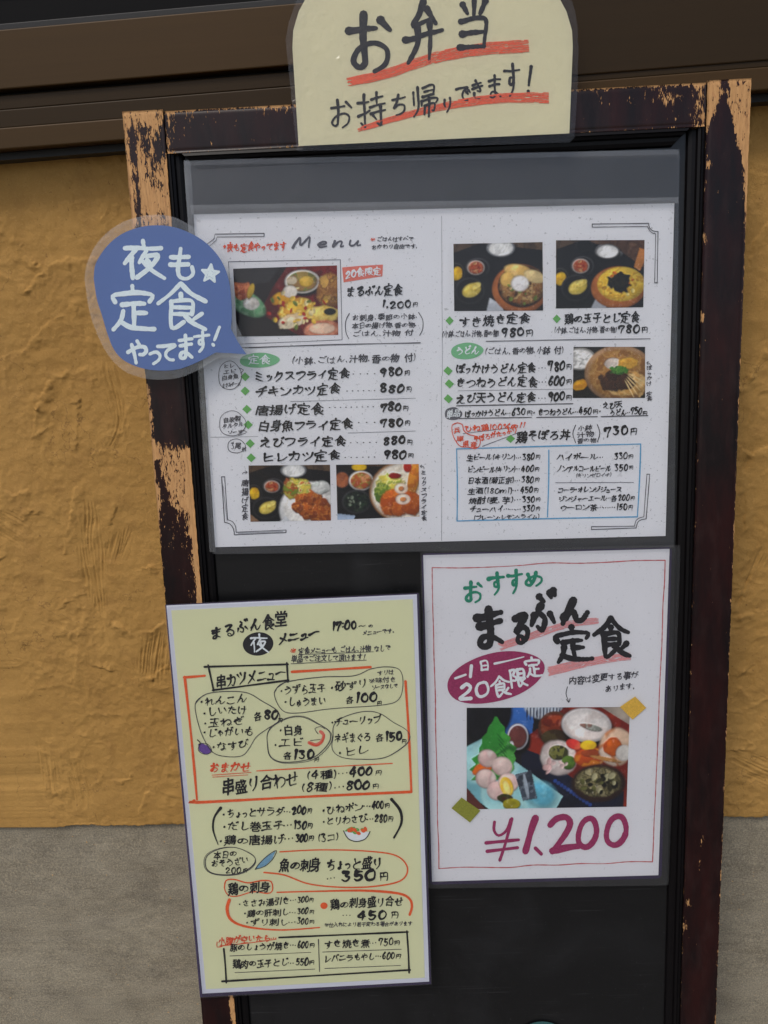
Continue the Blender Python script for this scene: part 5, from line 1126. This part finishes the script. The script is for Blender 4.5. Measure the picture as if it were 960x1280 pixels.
build_pens(P, tk, HT+.0003, ['crayon', 'black'])
film('laminate_film', [(371, 189), (357, 50), (361, 28), (372, -4), (396, -38), (440, -62), (545, -72), (650, -62), (680, -50), (700, -28), (712, -6), (719, 14), (722, 34), (723, 60), (722, 110), (718, 172), (712, 178)], m_film('takeaway_film', .012, .6, .14, 46), tk, HT+.0022)

# ------------------------------------------------------------------ blue speech bubble
HB = .009
bb = thing('speech_bubble_sign', 'round blue speech bubble sign with white lettering over the left post', 'sign', 210, 460, HB)
crop(100, 250, .22917)
blue = [(75, 430), (85, 350), (140, 260), (220, 190), (320, 150), (420, 138), (520, 150), (620, 190), (700, 245), (770, 330), (810, 430), (825, 540), (828, 640), (822, 700)]
q1 = smooth_path(np.array(blue), 14); q2 = smooth_path(np.array([(740, 832), (650, 880), (540, 922), (430, 930), (330, 915), (240, 875), (185, 815), (150, 730), (120, 630), (92, 540), (75, 430)]), 14)[:-1]
tail = [(862, 775), (908, 842), (825, 836)]
sheet('bubble_paper', cp([tuple(p) for p in q1]+tail+[tuple(p) for p in q2]), MAT['blue'], bb, HB)
P = Pens(); K = P['chalk']
for ch, b_, w_ in (('夜', (218, 212, 472, 448), 25), ('も', (458, 248, 646, 450), 25), ('定', (156, 462, 418, 732), 25), ('食', (404, 446, 704, 732), 25), ('や', (246, 756, 380, 900), 20), ('っ', (352, 760, 462, 908), 19), ('て', (408, 768, 536, 892), 20), ('ま', (518, 726, 636, 882), 19), ('す', (612, 708, 716, 836), 18), ('!', (670, 684, 800, 812), 19)):
    gbox(K, ch, *b_, w_, .95, 0, 0, .4)
star = [(710+ (48 if i % 2 == 0 else 22)*math.sin(math.pi*i/5+.1), 402-(50 if i % 2 == 0 else 22)*math.cos(math.pi*i/5+.1)) for i in range(10)]
path(K, star+[star[0]], 14); 
K.poly(cp([(x*.62+710*.38, y*.62+402*.38) for x, y in star]))
K.build('white_lettering', MAT['chalk'], bb, HB+.0003)
fo = [(24, 430), (40, 340), (105, 220), (215, 130), (330, 90), (430, 80), (530, 100), (640, 165), (730, 250), (800, 340), (838, 440), (850, 560), (852, 660), (884, 740), (935, 852), (880, 866), (760, 862), (660, 920), (545, 968), (420, 980), (320, 965), (230, 925), (150, 840), (85, 710), (48, 590)]
film('laminate_film', cp([tuple(p) for p in smooth_path(np.array(fo+[fo[0]]), 20)[:-1]]), m_film('bubble_film', .085, .8, .10, 40), bb, HB-.0006)
film('gloss_film', cp([tuple(p) for p in smooth_path(np.array(fo+[fo[0]]), 20)[:-1]]), MAT['film'], bb, HB+.0016)

# ------------------------------------------------------------------ edge of another notice low on the board, and a torn scrap of tape
lo = thing('round_notice', 'round white notice with teal rim low on the board, only its top showing', 'notice', 676, 1330, PH+.002)
E = ellipse(678, 1317, 40, 40, 0, 40)
sheet('teal_rim', E, m_simple('teal_card', (46, 84, 84), .5), lo, PH+.002); sheet('paper', ellipse(678, 1318, 36, 36, 0, 40), MAT['white2'], lo, PH+.0026)

bpy.data.objects.remove(_to, do_unlink=True)
